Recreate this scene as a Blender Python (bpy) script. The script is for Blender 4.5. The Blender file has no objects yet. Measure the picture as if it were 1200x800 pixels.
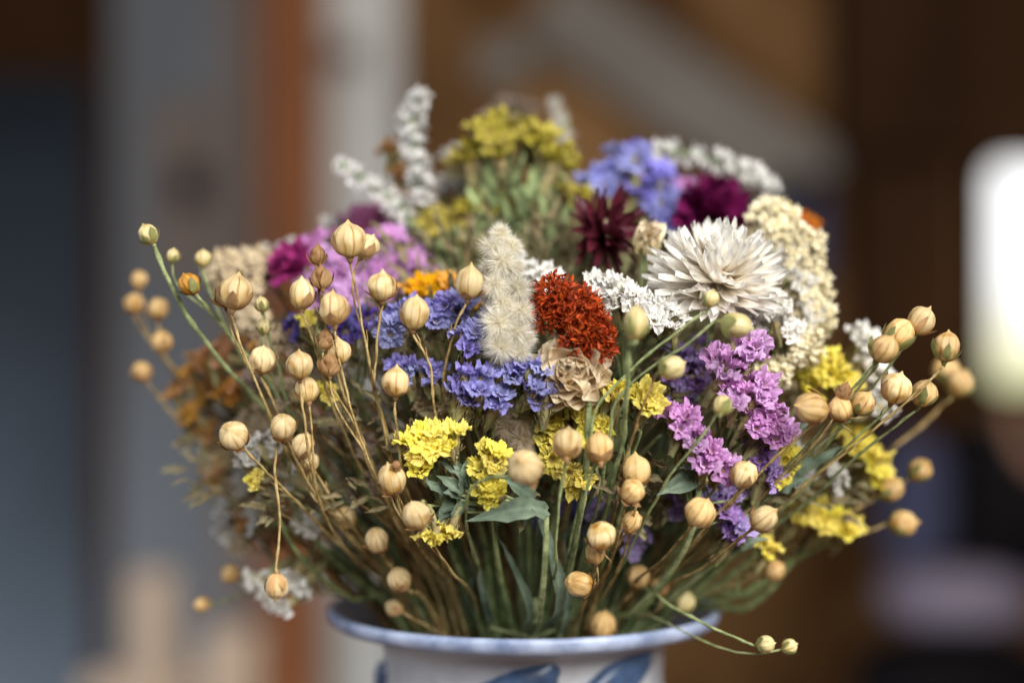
import bpy, math, random
from mathutils import Vector, Matrix, Quaternion, noise

random.seed(11)
scene = bpy.context.scene
COL = scene.collection
PI = math.pi
U = random.uniform
V = Vector

# ---------------------------------------------------------------- camera frame
F = 1900.0          # focal length in photo pixels (photo is 1200 px wide)
DF = 0.40           # distance of the sharp plane
ZC = 0.277          # camera height above the table
RIM_Z = 0.200
AX = V((0.0033, 0.075, 0.0))   # vase axis


def at(px, py, d=0.0):
    """point of the place seen at photo pixel (px,py), d millimetres behind the sharp plane"""
    D = DF + d * 0.001
    return V(((px - 600.0) / F * D, d * 0.001, ZC - (py - 400.0) / F * D))


def atm(px, py, y):
    return at(px, py, y * 1000.0)


def mm(pxs, d=0.0):
    return pxs * (DF + d * 0.001) / F


def lin(h):
    h = h.lstrip('#')
    out = []
    for i in (0, 2, 4):
        c = int(h[i:i + 2], 16) / 255.0
        out.append(c / 12.92 if c <= 0.04045 else ((c + 0.055) / 1.055) ** 2.4)
    return out


# ---------------------------------------------------------------- materials
MATS = {}


def mat(name, a, b=None, rough=0.75, transl=0.0, nscale=250.0, bump=0.0, bscale=900.0, spec=0.25, var=0.12, stretch=None):
    if name in MATS:
        return MATS[name]
    m = bpy.data.materials.new(name)
    m.use_nodes = True
    nt = m.node_tree
    N, L = nt.nodes, nt.links
    N.clear()
    out = N.new('ShaderNodeOutputMaterial')
    p = N.new('ShaderNodeBsdfPrincipled')
    p.inputs['Roughness'].default_value = rough
    p.inputs['Specular IOR Level'].default_value = spec
    tc = N.new('ShaderNodeTexCoord')
    src = tc.outputs['Object']
    if stretch:
        mp = N.new('ShaderNodeMapping')
        mp.inputs['Scale'].default_value = stretch
        L.new(src, mp.inputs['Vector'])
        src = mp.outputs['Vector']
    nz = N.new('ShaderNodeTexNoise')
    nz.inputs['Scale'].default_value = nscale
    nz.inputs['Detail'].default_value = 4.0
    L.new(src, nz.inputs['Vector'])
    ramp = N.new('ShaderNodeValToRGB')
    ramp.color_ramp.elements[0].position = 0.33
    ramp.color_ramp.elements[1].position = 0.68
    ca, cb = lin(a), lin(b or a)
    ramp.color_ramp.elements[0].color = ca + [1]
    ramp.color_ramp.elements[1].color = cb + [1]
    L.new(nz.outputs['Fac'], ramp.inputs['Fac'])
    at_ = N.new('ShaderNodeAttribute')
    at_.attribute_name = 'Tint'
    mul = N.new('ShaderNodeMix')
    mul.data_type = 'RGBA'
    mul.blend_type = 'MULTIPLY'
    mul.inputs['Factor'].default_value = 1.0
    L.new(ramp.outputs['Color'], mul.inputs['A'])
    L.new(at_.outputs['Color'], mul.inputs['B'])
    oi = N.new('ShaderNodeObjectInfo')
    mr = N.new('ShaderNodeMapRange')
    mr.inputs['To Min'].default_value = 1.0 - var
    mr.inputs['To Max'].default_value = 1.0 + var
    L.new(oi.outputs['Random'], mr.inputs['Value'])
    hs = N.new('ShaderNodeHueSaturation')
    L.new(mul.outputs['Result'], hs.inputs['Color'])
    L.new(mr.outputs['Result'], hs.inputs['Value'])
    if 'petal' in name:
        ms = N.new('ShaderNodeMath'); ms.operation = 'MULTIPLY'; ms.inputs[1].default_value = 7.31
        fr_ = N.new('ShaderNodeMath'); fr_.operation = 'FRACT'
        m2 = N.new('ShaderNodeMapRange'); m2.inputs['To Min'].default_value = 0.92 if ('yellow' in name or 'gold' in name) else 0.74; m2.inputs['To Max'].default_value = 1.05
        m3 = N.new('ShaderNodeMapRange'); m3.inputs['To Min'].default_value = 0.494 if ('yellow' in name or 'gold' in name) else 0.484; m3.inputs['To Max'].default_value = 0.508 if ('yellow' in name or 'gold' in name) else 0.516
        L.new(oi.outputs['Random'], ms.inputs[0]); L.new(ms.outputs[0], fr_.inputs[0])
        L.new(fr_.outputs[0], m2.inputs['Value']); L.new(m2.outputs['Result'], hs.inputs['Saturation'])
        L.new(fr_.outputs[0], m3.inputs['Value']); L.new(m3.outputs['Result'], hs.inputs['Hue'])
    L.new(hs.outputs['Color'], p.inputs['Base Color'])
    if bump:
        bn = N.new('ShaderNodeTexNoise')
        bn.inputs['Scale'].default_value = bscale
        bn.inputs['Detail'].default_value = 3.0
        L.new(src, bn.inputs['Vector'])
        bp = N.new('ShaderNodeBump')
        bp.inputs['Strength'].default_value = bump
        bp.inputs['Distance'].default_value = 0.001
        L.new(bn.outputs['Fac'], bp.inputs['Height'])
        L.new(bp.outputs['Normal'], p.inputs['Normal'])
    if transl > 0:
        t = N.new('ShaderNodeBsdfTranslucent')
        L.new(hs.outputs['Color'], t.inputs['Color'])
        mx = N.new('ShaderNodeMixShader')
        mx.inputs['Fac'].default_value = transl
        L.new(p.outputs['BSDF'], mx.inputs[1])
        L.new(t.outputs['BSDF'], mx.inputs[2])
        L.new(mx.outputs['Shader'], out.inputs['Surface'])
    else:
        L.new(p.outputs['BSDF'], out.inputs['Surface'])
    MATS[name] = m
    return m


# ---------------------------------------------------------------- mesh builder
class MB:
    def __init__(s):
        s.v, s.f, s.c = [], [], []

    def vert(s, p, c=(1, 1, 1)):
        s.v.append(p)
        s.c.append(c if not isinstance(c, (int, float)) else (c, c, c))
        return len(s.v) - 1

    def grid(s, rows, cols=None, closed=False):
        """rows: list of lists of (point, tint)"""
        idx = [[s.vert(p, c) for p, c in r] for r in rows]
        n = len(idx[0])
        for i in range(len(idx) - 1):
            for j in range(n if closed else n - 1):
                k = (j + 1) % n
                s.f.append((idx[i][j], idx[i][k], idx[i + 1][k], idx[i + 1][j]))
        return idx

    def tube(s, pts, radii, sides=6, tint=(1, 1, 1), tint2=None, cap=True):
        n = len(pts)
        rows = []
        prev = None
        for i, p in enumerate(pts):
            t = (pts[min(i + 1, n - 1)] - pts[max(i - 1, 0)])
            if t.length < 1e-9:
                t = V((0, 0, 1))
            t.normalize()
            if prev is None:
                a = t.orthogonal().normalized()
            else:
                a = (prev - t * prev.dot(t))
                a = a.normalized() if a.length > 1e-6 else t.orthogonal().normalized()
            prev = a
            b = t.cross(a)
            r = radii[i] if isinstance(radii, (list, tuple)) else radii
            k = i / max(1, n - 1)
            c = tint if tint2 is None else tuple(tint[q] * (1 - k) + tint2[q] * k for q in range(3))
            rows.append([(p + a * (math.cos(2 * PI * j / sides) * r) + b * (math.sin(2 * PI * j / sides) * r), c)
                         for j in range(sides)])
        idx = s.grid(rows, closed=True)
        if cap:
            s.f.append(tuple(reversed(idx[0])))
            s.f.append(tuple(idx[-1]))

    def ribbon(s, pts, widths, side, tint=(1, 1, 1), fold=0.3):
        n = len(pts)
        rows = []
        for i, p in enumerate(pts):
            t = (pts[min(i + 1, n - 1)] - pts[max(i - 1, 0)]).normalized()
            a = side - t * side.dot(t)
            a = a.normalized() if a.length > 1e-6 else t.orthogonal().normalized()
            b = t.cross(a)
            w = widths[i]
            c = tuple(x * U(0.85, 1.1) for x in tint)
            rows.append([(p - a * w + b * (w * fold), c), (p, tuple(x * 0.8 for x in c)), (p + a * w + b * (w * fold), c)])
        s.grid(rows)

    def add(s, other, M):
        o = len(s.v)
        for p, c in zip(other.v, other.c):
            s.v.append(M @ p)
            s.c.append(c)
        for f in other.f:
            s.f.append(tuple(i + o for i in f))

    def box(s, c, sx, sy, sz, rot=None, tint=(1, 1, 1)):
        R = rot or Matrix.Identity(3)
        ids = []
        for dx in (-1, 1):
            for dy in (-1, 1):
                for dz in (-1, 1):
                    ids.append(s.vert(V(c) + R @ V((dx * sx / 2, dy * sy / 2, dz * sz / 2)), tint))
        for f in ((0, 1, 3, 2), (4, 6, 7, 5), (0, 4, 5, 1), (2, 3, 7, 6), (0, 2, 6, 4), (1, 5, 7, 3)):
            s.f.append(tuple(ids[i] for i in f))

    def mesh(s, name, m, smooth=True):
        me = bpy.data.meshes.new(name)
        me.from_pydata([tuple(p) for p in s.v], [], s.f)
        at_ = me.color_attributes.new('Tint', 'FLOAT_COLOR', 'POINT')
        flat = []
        for c in s.c:
            flat.extend((max(0, c[0]), max(0, c[1]), max(0, c[2]), 1.0))
        at_.data.foreach_set('color', flat)
        me.materials.append(m)
        me.polygons.foreach_set('use_smooth', [smooth] * len(me.polygons))
        me.update()
        return me


def link(name, me, parent=None, M=None):
    o = bpy.data.objects.new(name, me)
    COL.objects.link(o)
    if parent is not None:
        o.parent = parent
    if M is not None:
        o.matrix_local = M
    return o


def tag(o, label, cat, group=None):
    o['label'] = label
    o['category'] = cat
    if group:
        o['group'] = group
    return o


def thing(name, label, cat, loc, group=None):
    o = bpy.data.objects.new(name, None)
    o.empty_display_size = 0.005
    COL.objects.link(o)
    o.location = loc
    return tag(o, label, cat, group)


def frame(loc, z, spin=0.0, sc=1.0):
    """matrix taking local z to direction z"""
    q = V((0, 0, 1)).rotation_difference(z.normalized())
    s3 = sc if isinstance(sc, V) else V((sc, sc, sc))
    return Matrix.Translation(loc) @ (q @ Quaternion((0, 0, 1), spin)).to_matrix().to_4x4() @ Matrix.Diagonal((s3.x, s3.y, s3.z, 1))


def catmull(pts, per=6):
    if len(pts) < 3:
        return pts
    P = [pts[0] * 2 - pts[1]] + list(pts) + [pts[-1] * 2 - pts[-2]]
    out = []
    for i in range(1, len(P) - 2):
        a, b, c, d = P[i - 1], P[i], P[i + 1], P[i + 2]
        for k in range(per):
            t = k / per
            out.append(0.5 * ((2 * b) + (c - a) * t + (2 * a - 5 * b + 4 * c - d) * t * t + (3 * b - a - 3 * c + d) * t ** 3))
    out.append(P[-2])
    return out


def bez(a, b, c, d, n=12):
    out = []
    for i in range(n + 1):
        t = i / n
        out.append(a * (1 - t) ** 3 + b * (3 * t * (1 - t) ** 2) + c * (3 * t * t * (1 - t)) + d * t ** 3)
    return out


CORE = V((AX.x, AX.y, RIM_Z + 0.05))


def entry(P):
    """where a stem that carries P stands in the throat of the vase"""
    dx, dy = P.x - AX.x, P.y - AX.y
    l = math.hypot(dx, dy) + 1e-6
    r = min(0.027, l * 0.45) * U(0.75, 1.1)
    r = min(r, 0.030)
    a = math.atan2(dy, dx) + U(-0.25, 0.25)
    return V((AX.x + r * math.cos(a), AX.y + r * math.sin(a), RIM_Z - 0.03 + U(-0.01, 0)))


def mouth(E, P):
    """point at rim height a stem passes through"""
    dx, dy = P.x - AX.x, P.y - AX.y
    l = math.hypot(dx, dy) + 1e-6
    r = min(0.044, max(0.02, l * 0.5)) * U(0.85, 1.0)
    return V((AX.x + dx / l * r, AX.y + dy / l * r, RIM_Z + 0.012))


def keep_inside(pts):
    """stems pass through the mouth of the vase, never through its wall"""
    out = []
    for p in pts:
        dx, dy = p.x - AX.x, p.y - AX.y
        r = math.hypot(dx, dy)
        if p.z < RIM_Z + 0.004 and 1e-6 < r < 0.064:
            k = min(1, max(0, (p.z - (RIM_Z - 0.012)) / 0.016))
            m_ = 0.0345 + 0.0150 * k
            if r > m_:
                p = V((AX.x + dx / r * m_, AX.y + dy / r * m_, p.z + 0.004 * k))
        out.append(p)
    return out


def stem_path(P, direction, E, n=14):
    M_ = mouth(E, P)
    up = (M_ - E).normalized()
    L_ = (P - E).length
    return keep_inside(bez(E, E + up * (L_ * 0.45), P - direction.normalized() * (L_ * 0.35), P, n))


# ---------------------------------------------------------------- palette
def palette():
    mat('flax_pod_skin', 'd0ac6e', 'f3e2b8', rough=0.32, nscale=230, bump=0.35, bscale=1100, spec=0.45, var=0.16)
    mat('flax_pod_honey', 'c29a5a', 'eed09a', rough=0.32, nscale=230, bump=0.35, bscale=1100, spec=0.45, var=0.16)
    mat('flax_pod_green', 'c0ae72', 'e8deb0', rough=0.45, nscale=350, bump=0.15, spec=0.35, var=0.1)
    mat('flax_pod_gold', 'b87f2c', 'd3a04a', rough=0.55, nscale=350, bump=0.15, var=0.1)
    mat('flax_pod_brown', '7e5d3e', 'a58055', rough=0.6, nscale=350, bump=0.2, var=0.1)
    mat('dry_sepal', '8a6240', 'c9a878', rough=0.7, nscale=420, transl=0.15)
    mat('green_sepal', '6e7444', 'a09e64', rough=0.65, nscale=500, transl=0.15)
    mat('straw_stem', '7c6338', 'c0a878', spec=0.08, bump=0.4, bscale=1500, rough=0.8, nscale=330, var=0.15)
    mat('green_stem', '67704a', 'a0a87a', spec=0.08, bump=0.4, bscale=1500, rough=0.8, nscale=330, var=0.2)
    mat('dark_green_stem', '525e3e', '8a9566', spec=0.08, bump=0.4, bscale=1500, rough=0.85, nscale=300, var=0.25)
    mat('brown_stem', '5a4228', 'a08258', spec=0.08, bump=0.4, bscale=1500, rough=0.8, nscale=330, var=0.25)
    mat('grey_green_leaf', '5e6f5c', '86967f', rough=0.7, nscale=220, transl=0.2, bump=0.3, var=0.15)
    mat('statice_bract', '907c60', 'a3a57e', rough=0.8, nscale=600, transl=0.1, var=0.2)
    for n, a, b in (('blue_petal', '746fb6', 'a9a6e2'), ('violet_petal', '4c3c90', '6e5cb4'), ('pink_petal', 'be7cc0', 'dfaedd'),
                    ('lilac_petal', '9a7ac0', 'bc9ed8'), ('yellow_petal', 'e6d040', 'f6ec8c'), ('white_petal', 'dcd8d2', 'f4f1ec'),
                    ('amber_petal', 'a8691c', 'd0913a'), ('gold_petal', 'dc9a14', 'f2bd30'), ('old_yellow_petal', 'a49438', 'd2c45a'),
                    ('faded_petal', '8f7a68', 'a8927e'), ('greywhite_petal', 'b5b0a8', 'd8d5d0'), ('periwinkle_petal', '7c7acb', 'a6a4ea'), ('rust_petal', 'a8701e', 'd8a244')):
        mat(n, a, b, rough=0.7, transl=0.36, nscale=450, var=0.13)
    mat('cream_fuzz', 'eae4d6', 'f6f2e8', rough=0.85, transl=0.4, nscale=300, var=0.06)
    mat('grey_fuzz', 'cbc6be', 'e6e2dd', rough=0.85, transl=0.25, nscale=300, var=0.06)
    mat('cream_bead', 'd8cca8', 'f2ebd4', rough=0.85, transl=0.15, nscale=400, var=0.08)
    mat('tan_bead', 'b8a58a', 'd8c9b0', rough=0.9, transl=0.1, nscale=400, var=0.08)
    mat('white_straw', 'fef9f0', 'fffdf8', rough=0.5, transl=0.45, nscale=200, var=0.05)
    mat('burgundy_straw', '360c18', '6c2a38', rough=0.45, transl=0.2, nscale=300, var=0.25)
    mat('magenta_straw', '520a36', '7c1c56', rough=0.4, transl=0.2, nscale=300, var=0.2)
    mat('pink_straw', '8a1c5c', 'bc4a90', rough=0.45, transl=0.25, nscale=300, var=0.2)
    mat('peach_straw', 'e2caa2', 'f5e8d0', rough=0.55, transl=0.3, nscale=250, var=0.08)
    mat('orange_straw', 'c0641a', 'e09038', rough=0.5, transl=0.25, nscale=250, var=0.15)
    mat('mauve_straw', '9a4a78', 'c080a8', rough=0.5, transl=0.25, nscale=250, var=0.15)
    mat('safflower_thread', '983410', 'c85a20', rough=0.6, transl=0.2, nscale=350, var=0.05)


palette()

# ---------------------------------------------------------------- flax seed pods (unit size, tip along +z)
PROFILE = [(0.08, -1.0), (0.42, -0.93), (0.72, -0.70), (0.92, -0.36), (1.0, 0.02), (0.96, 0.36), (0.80, 0.66), (0.56, 0.87), (0.32, 1.0), (0.14, 1.12), (0.03, 1.3)]


def pod_mesh(m, seed, plump=1.0, tipl=1.0):
    r_ = random.Random(seed)
    prof = catmull([V((a, b, 0)) for a, b in PROFILE], 2)
    n = 60
    fine = [r_.uniform(0.86, 1.06) for _ in range(n)]
    off = r_.uniform(0, 6.28)
    lob = [r_.uniform(-0.05, 0.05) for _ in range(5)]
    sec = [r_.uniform(0.0, 1.0) for _ in range(10)]
    blk = r_.uniform(0.3, 1.5)
    wrk = r_.choice([0.05, 0.07, 0.09, 0.13])
    width = [r_.uniform(0.025, 0.085) for _ in range(11)]
    mb = MB()
    rows = []
    for i, pt in enumerate(prof):
        r, z = pt.x * plump, pt.y
        if z > 0.9:
            z = 0.9 + (z - 0.9) * tipl
        row = []
        for j in range(n):
            th = 2 * PI * j / n
            ph = ((th * 10 / (2 * PI)) % 1.0)
            dist = min(ph, 1 - ph)
            kk = int(round(th * 10 / (2 * PI)))
            groove = math.exp(-(dist / width[kk]) ** 2)
            th_w = 0.06 * noise.noise(V((pt.y * 2, kk * 3.0, seed)))
            strong = 1.0 if int(round(th * 10 / (2 * PI))) % 2 == 0 else 0.5
            k = 1 - 0.016 * math.exp(-(dist / 0.16) ** 2) * strong - 0.02 * dist + lob[int(th / (2 * PI) * 5) % 5] * math.sin((th / (2 * PI) * 5 % 1) * PI)
            rr = r * k
            p = V((rr * math.cos(th), rr * math.sin(th), z))
            p += wrk * noise.noise_vector(p * 1.5 + V((seed, 0, 0))) + 0.02 * noise.noise_vector(p * 5 + V((seed, 0, 3)))
            fade = min(1, max(0, (1.2 - abs(z)) * 2))
            dk = groove * (0.25 + 0.75 * strong) * 0.72 * fade * (0.45 + 0.8 * abs(noise.noise(V((kk * 5.1, z * 1.5, seed))))) + 0.2 * sec[int(th / (2 * PI) * 10) % 10] + 0.10 * max(0, noise.noise(V((th * 9, p.z * 1.2, seed)))) 
            blot = max(0, noise.noise(p * 1.6 + V((0, seed * 3.1, 0)))) * 0.75 * blk
            tip = max(0, (z - 0.95)) * 0.9
            base = max(0, -z + 0.1) * 0.38
            f = fine[j]
            c = (f * (1 - dk * 0.8 - blot * 0.5 - tip * 0.4 - base * 0.35), f * (1 - dk * 0.98 - blot * 0.72 - tip * 0.6 - base * 0.5), f * (1 - dk * 1.3 - blot * 1.05 - tip - base * 0.9))
            row.append((p, c))
        rows.append(row)
    idx = mb.grid(rows, closed=True)
    mb.f.append(tuple(reversed(idx[0])))
    mb.f.append(tuple(idx[-1]))
    return mb.mesh('seed_pod', m)


def calyx_mesh(m, seed, reach=0.15, out=0.08, w0=0.55):
    r_ = random.Random(seed)
    mb = MB()
    for k in range(5):
        if r_.random() < 0.2:
            continue
        a0 = 2 * PI * (k + r_.uniform(-0.15, 0.15)) / 5
        top = reach + r_.uniform(-0.35, 0.45)
        fl = r_.uniform(-0.05, 0.25) + out
        wk = r_.uniform(0.6, 1.05)
        rows = []
        for i in range(7):
            t = i / 6
            z = -1.04 + (top + 1.04) * t
            # radius of the pod there
            rad = 0.1
            for q in range(len(PROFILE) - 1):
                if PROFILE[q][1] <= z <= PROFILE[q + 1][1]:
                    u = (z - PROFILE[q][1]) / (PROFILE[q + 1][1] - PROFILE[q][1])
                    rad = PROFILE[q][0] * (1 - u) + PROFILE[q + 1][0] * u
            rad = rad * 1.04 + 0.03 + fl * t * t * 1.2
            w = wk * w0 * (math.sin(PI * (0.15 + 0.85 * t)) ** 0.9) * r_.uniform(0.85, 1.1) + 0.015
            row = []
            for j in range(5):
                s = (j - 2) / 2
                a = a0 + s * w / max(0.35, rad) * 0.9
                rr = rad + 0.03 * (1 - s * s) - 0.01
                f = r_.uniform(0.8, 1.15) * (1.25 - 0.75 * t ** 2) * (1 if abs(s) < 0.8 else 1.2)
                row.append((V((rr * math.cos(a), rr * math.sin(a), z)), (f, f * 0.97, f * 0.92)))
            rows.append(row)
        mb.grid(rows)
    # small receptacle
    mb.tube([V((0, 0, -1.35)), V((0, 0, -1.12)), V((0, 0, -0.97))], [0.12, 0.2, 0.28], 8, (0.8, 0.75, 0.7))
    return mb.mesh('calyx', m)


PODS = {
    'tan': [pod_mesh(MATS['flax_pod_skin'], s, U(0.97, 1.04), U(0.7, 1.2)) for s in range(12)],
    'honey': [pod_mesh(MATS['flax_pod_honey'], s + 60, U(0.94, 1.06), U(0.5, 1.2)) for s in range(12)],
    'green': [pod_mesh(MATS['flax_pod_green'], s + 20, 0.95, 0.8) for s in range(3)],
    'gold': [pod_mesh(MATS['flax_pod_gold'], s + 30, 0.97, 0.7) for s in range(3)],
    'brown': [pod_mesh(MATS['flax_pod_brown'], s + 40, 0.8, 1.3) for s in range(3)],
}
CALYX = {
    'tan': [calyx_mesh(MATS['dry_sepal'], s, U(-0.3, 0.35), 0.1) for s in range(12)],
    'honey': [calyx_mesh(MATS['dry_sepal'], s + 60, U(-0.4, 0.25), 0.1) for s in range(8)],
    'green': [calyx_mesh(MATS['green_sepal'], s + 20, 0.3, 0.05) for s in range(3)],
    'gold': [calyx_mesh(MATS['green_sepal'], s + 30, 0.2, 0.1) for s in range(3)],
    'brown': [calyx_mesh(MATS['dry_sepal'], s + 40, 0.55, 0.03, 0.65) for s in range(3)],
}
FLAX_GROUP = 'flax stems with seed pods standing in the vase'


def tipdir(ang, tilt):
    a, t = math.radians(ang), math.radians(tilt)
    return V((math.cos(a) * math.cos(t), -math.sin(t), math.sin(a) * math.cos(t)))


def flax(label, pods, way=(), kind='tan', stem='straw_stem', r0=0.00026, r1=0.00046, twig=True):
    """pods: (px,py,d,r_px,angle,tilt[,kind]); way: (px,py,d) from the first pod down to the vase"""
    P0 = at(*pods[0][:3])
    low = at(*way[-1]) if way else P0
    E = entry(low)
    root = thing('flax_stem', label, 'dried flower', E, FLAX_GROUP)
    st = MB()
    main = None
    for i, q in enumerate(pods):
        px, py, d, r, ang, tilt = q[:6]
        kd = q[6] if len(q) > 6 else kind
        if kd == 'tan' and px > 630 and random.random() < 0.75 or kd == 'tan' and d > 30:
            kd = 'honey'
        P = at(px, py, d)
        R = mm(r, d) * U(0.82, 1.0)
        dr = tipdir(ang, tilt)
        base = P - dr * (R * 1.25)
        j = random.randrange(len(PODS[kd]))
        sc = V((R * U(0.9, 1.06), R * U(0.9, 1.06), R * U(0.93, 1.12)))
        po = link('seed_pod', PODS[kd][j], root, frame(P - E, dr, U(0, 6.28), sc))
        ck = 'green' if kd == 'honey' and px > 1000 else kd
        link('calyx', CALYX[ck][random.randrange(len(CALYX[ck]))], po, Matrix.Rotation(U(0, 6.28), 4, 'Z'))
        if i == 0:
            if way:
                W = [base] + [q_ for q_ in (at(*w) for w in way) if (q_ - base).length > R * 0.8 or len(way) < 3]
                M_ = mouth(E, W[-1])
                nx = (W[1] - base).normalized()
                pts = [base, base + (nx * 0.6 - dr * 0.4) * (R * 0.4)] + W[1:]
                if W[-1].z > M_.z + 0.02:
                    pts += [M_ * 0.85 + W[-1] * 0.15]
                pts += [E]
                main = keep_inside(catmull(pts, 7))
            else:
                main = list(reversed(stem_path(base, dr, E, 22)))
            for k in range(1, len(main) - 1):
                main[k] = main[k] + 0.0005 * noise.noise_vector(main[k] * 90) + 0.00025 * noise.noise_vector(main[k] * 330)
            n = len(main)
            rad = [(r0 + (r1 - r0) * k / (n - 1)) * (U(0.9, 1.12) if k % 9 else 1.45) for k in range(n)]
            st.tube([p - E for p in main], rad, 6, (1.05, 1.03, 1.0), (0.8, 0.85, 0.75))
            if twig:
                for _ in range(2):
                    k = random.randrange(n // 5, n // 2)
                    a = main[k]
                    up = (main[k - 1] - main[k + 1]).normalized()
                    sd = V((U(-1, 1), U(-1, 1), 0.2)).normalized()
                    Lb = U(0.002, 0.006)
                    st.tube([a - E, a + up * Lb * 0.5 + sd * Lb * 0.25 - E, a + up * Lb + sd * Lb * 0.3 - E], [0.00025, 0.0002, 0.00008], 4, (0.9, 0.85, 0.8))
        else:
            k = min(range(len(main)), key=lambda k: abs((main[k] - base).length - 0.020 - 0.004 * i) if main[k].z < base.z or main[k].z < P0.z - 0.01 else 9)
            a = main[k]
            up = (main[max(0, k - 2)] - main[k]).normalized()
            br = bez(a, a + up * (base - a).length * 0.4, base - dr * (base - a).length * 0.35, base, 10)
            st.tube([p - E for p in br], [r0 * 1.1] * 5 + [r0] * 6, 6, (0.95, 0.92, 0.9))
    link('stem', st.mesh('stem', MATS[stem]), root)
    return root


# ---------------------------------------------------------------- statice (papery funnel florets)
def floret_mesh(m, seed, layers=2, open_=1.0):
    r_ = random.Random(seed)
    mb = MB()
    for lay in range(layers):
        rad = 1.0 if lay == 0 else 0.5
        dep = 1.5 if lay == 0 else 1.5
        n, rings = 44, 6
        p1, p2, p3 = (r_.uniform(0, 6.28) for _ in range(3))
        col = [r_.uniform(-1, 1) for _ in range(n)]
        rows = []
        for i in range(rings):
            t = i / (rings - 1)
            row = []
            for j in range(n):
                th = 2 * PI * j / n
                ruff = 0.21 * t * t * (math.sin(5 * th + p1) + 0.8 * math.sin(11 * th + p2) + 0.7 * col[j] + 0.5 * (1 if j % 2 else -1))
                r = rad * (0.13 + 0.87 * t ** (1.5 / open_)) * (1 + 0.13 * t * math.sin(5 * th + p3) + 0.05 * t * col[(j * 7) % n])
                z = dep * (t - 0.3 * t ** 4 * open_) - 0.9 + ruff * rad * 0.75
                p = V((r * math.cos(th), r * math.sin(th), z))
                p += 0.11 * t * noise.noise_vector(p * 3 + V((seed * 1.7, lay * 9, 0)))
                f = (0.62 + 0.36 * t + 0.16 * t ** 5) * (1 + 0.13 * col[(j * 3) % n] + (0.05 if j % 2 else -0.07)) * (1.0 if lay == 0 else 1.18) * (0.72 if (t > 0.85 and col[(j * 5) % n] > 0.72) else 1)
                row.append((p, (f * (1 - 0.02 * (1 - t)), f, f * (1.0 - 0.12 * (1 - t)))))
            rows.append(row)
        mb.grid(rows, closed=True)
    return mb.mesh('floret', m, smooth=False)


def bract_mesh(seed):
    r_ = random.Random(seed)
    mb = MB()
    L_ = 2.6
    mb.tube([V((0, 0, -L_)), V((0, 0, -L_ * 0.7)), V((0, 0, -0.9)), V((0, 0, -0.4))], [0.14, 0.30, 0.36, 0.24], 9, (0.75, 0.9, 0.65), (1.1, 0.85, 0.72))
    for k in range(15):
        a = r_.uniform(0, 6.28)
        z0 = r_.uniform(-L_, -0.9)
        ln = r_.uniform(0.6, 1.5)
        d = V((math.cos(a), math.sin(a), 0))
        sd = V((-math.sin(a), math.cos(a), 0))
        w = r_.choice([0.04, 0.07, 0.12, 0.22, 0.26])
        f = r_.uniform(0.6, 1.15)
        c = (f, f * r_.uniform(0.8, 1.05), f * 0.8)
        rows = []
        for i in range(4):
            t = i / 3
            c0 = d * (0.2 + 0.38 * t * r_.uniform(0.4, 1.4)) + V((0, 0, z0 + ln * t))
            ww = w * (1 - t) ** 0.6 + 0.01
            rows.append([(c0 - sd * ww, c), (c0 + d * 0.04, c), (c0 + sd * ww, c)])
        mb.grid(rows)
    return mb.mesh('calyx', MATS['statice_bract'], smooth=False)


FLORETS = {}


def florets(m, open_=1.0):
    if m not in FLORETS:
        FLORETS[m] = [floret_mesh(MATS[m], s + 7 * len(FLORETS), 2, open_) for s in range(6)]
    return FLORETS[m]


BRACTS = [bract_mesh(s) for s in range(6)]
STATICE_GROUP = 'dried statice sprigs in the bouquet'


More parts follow.
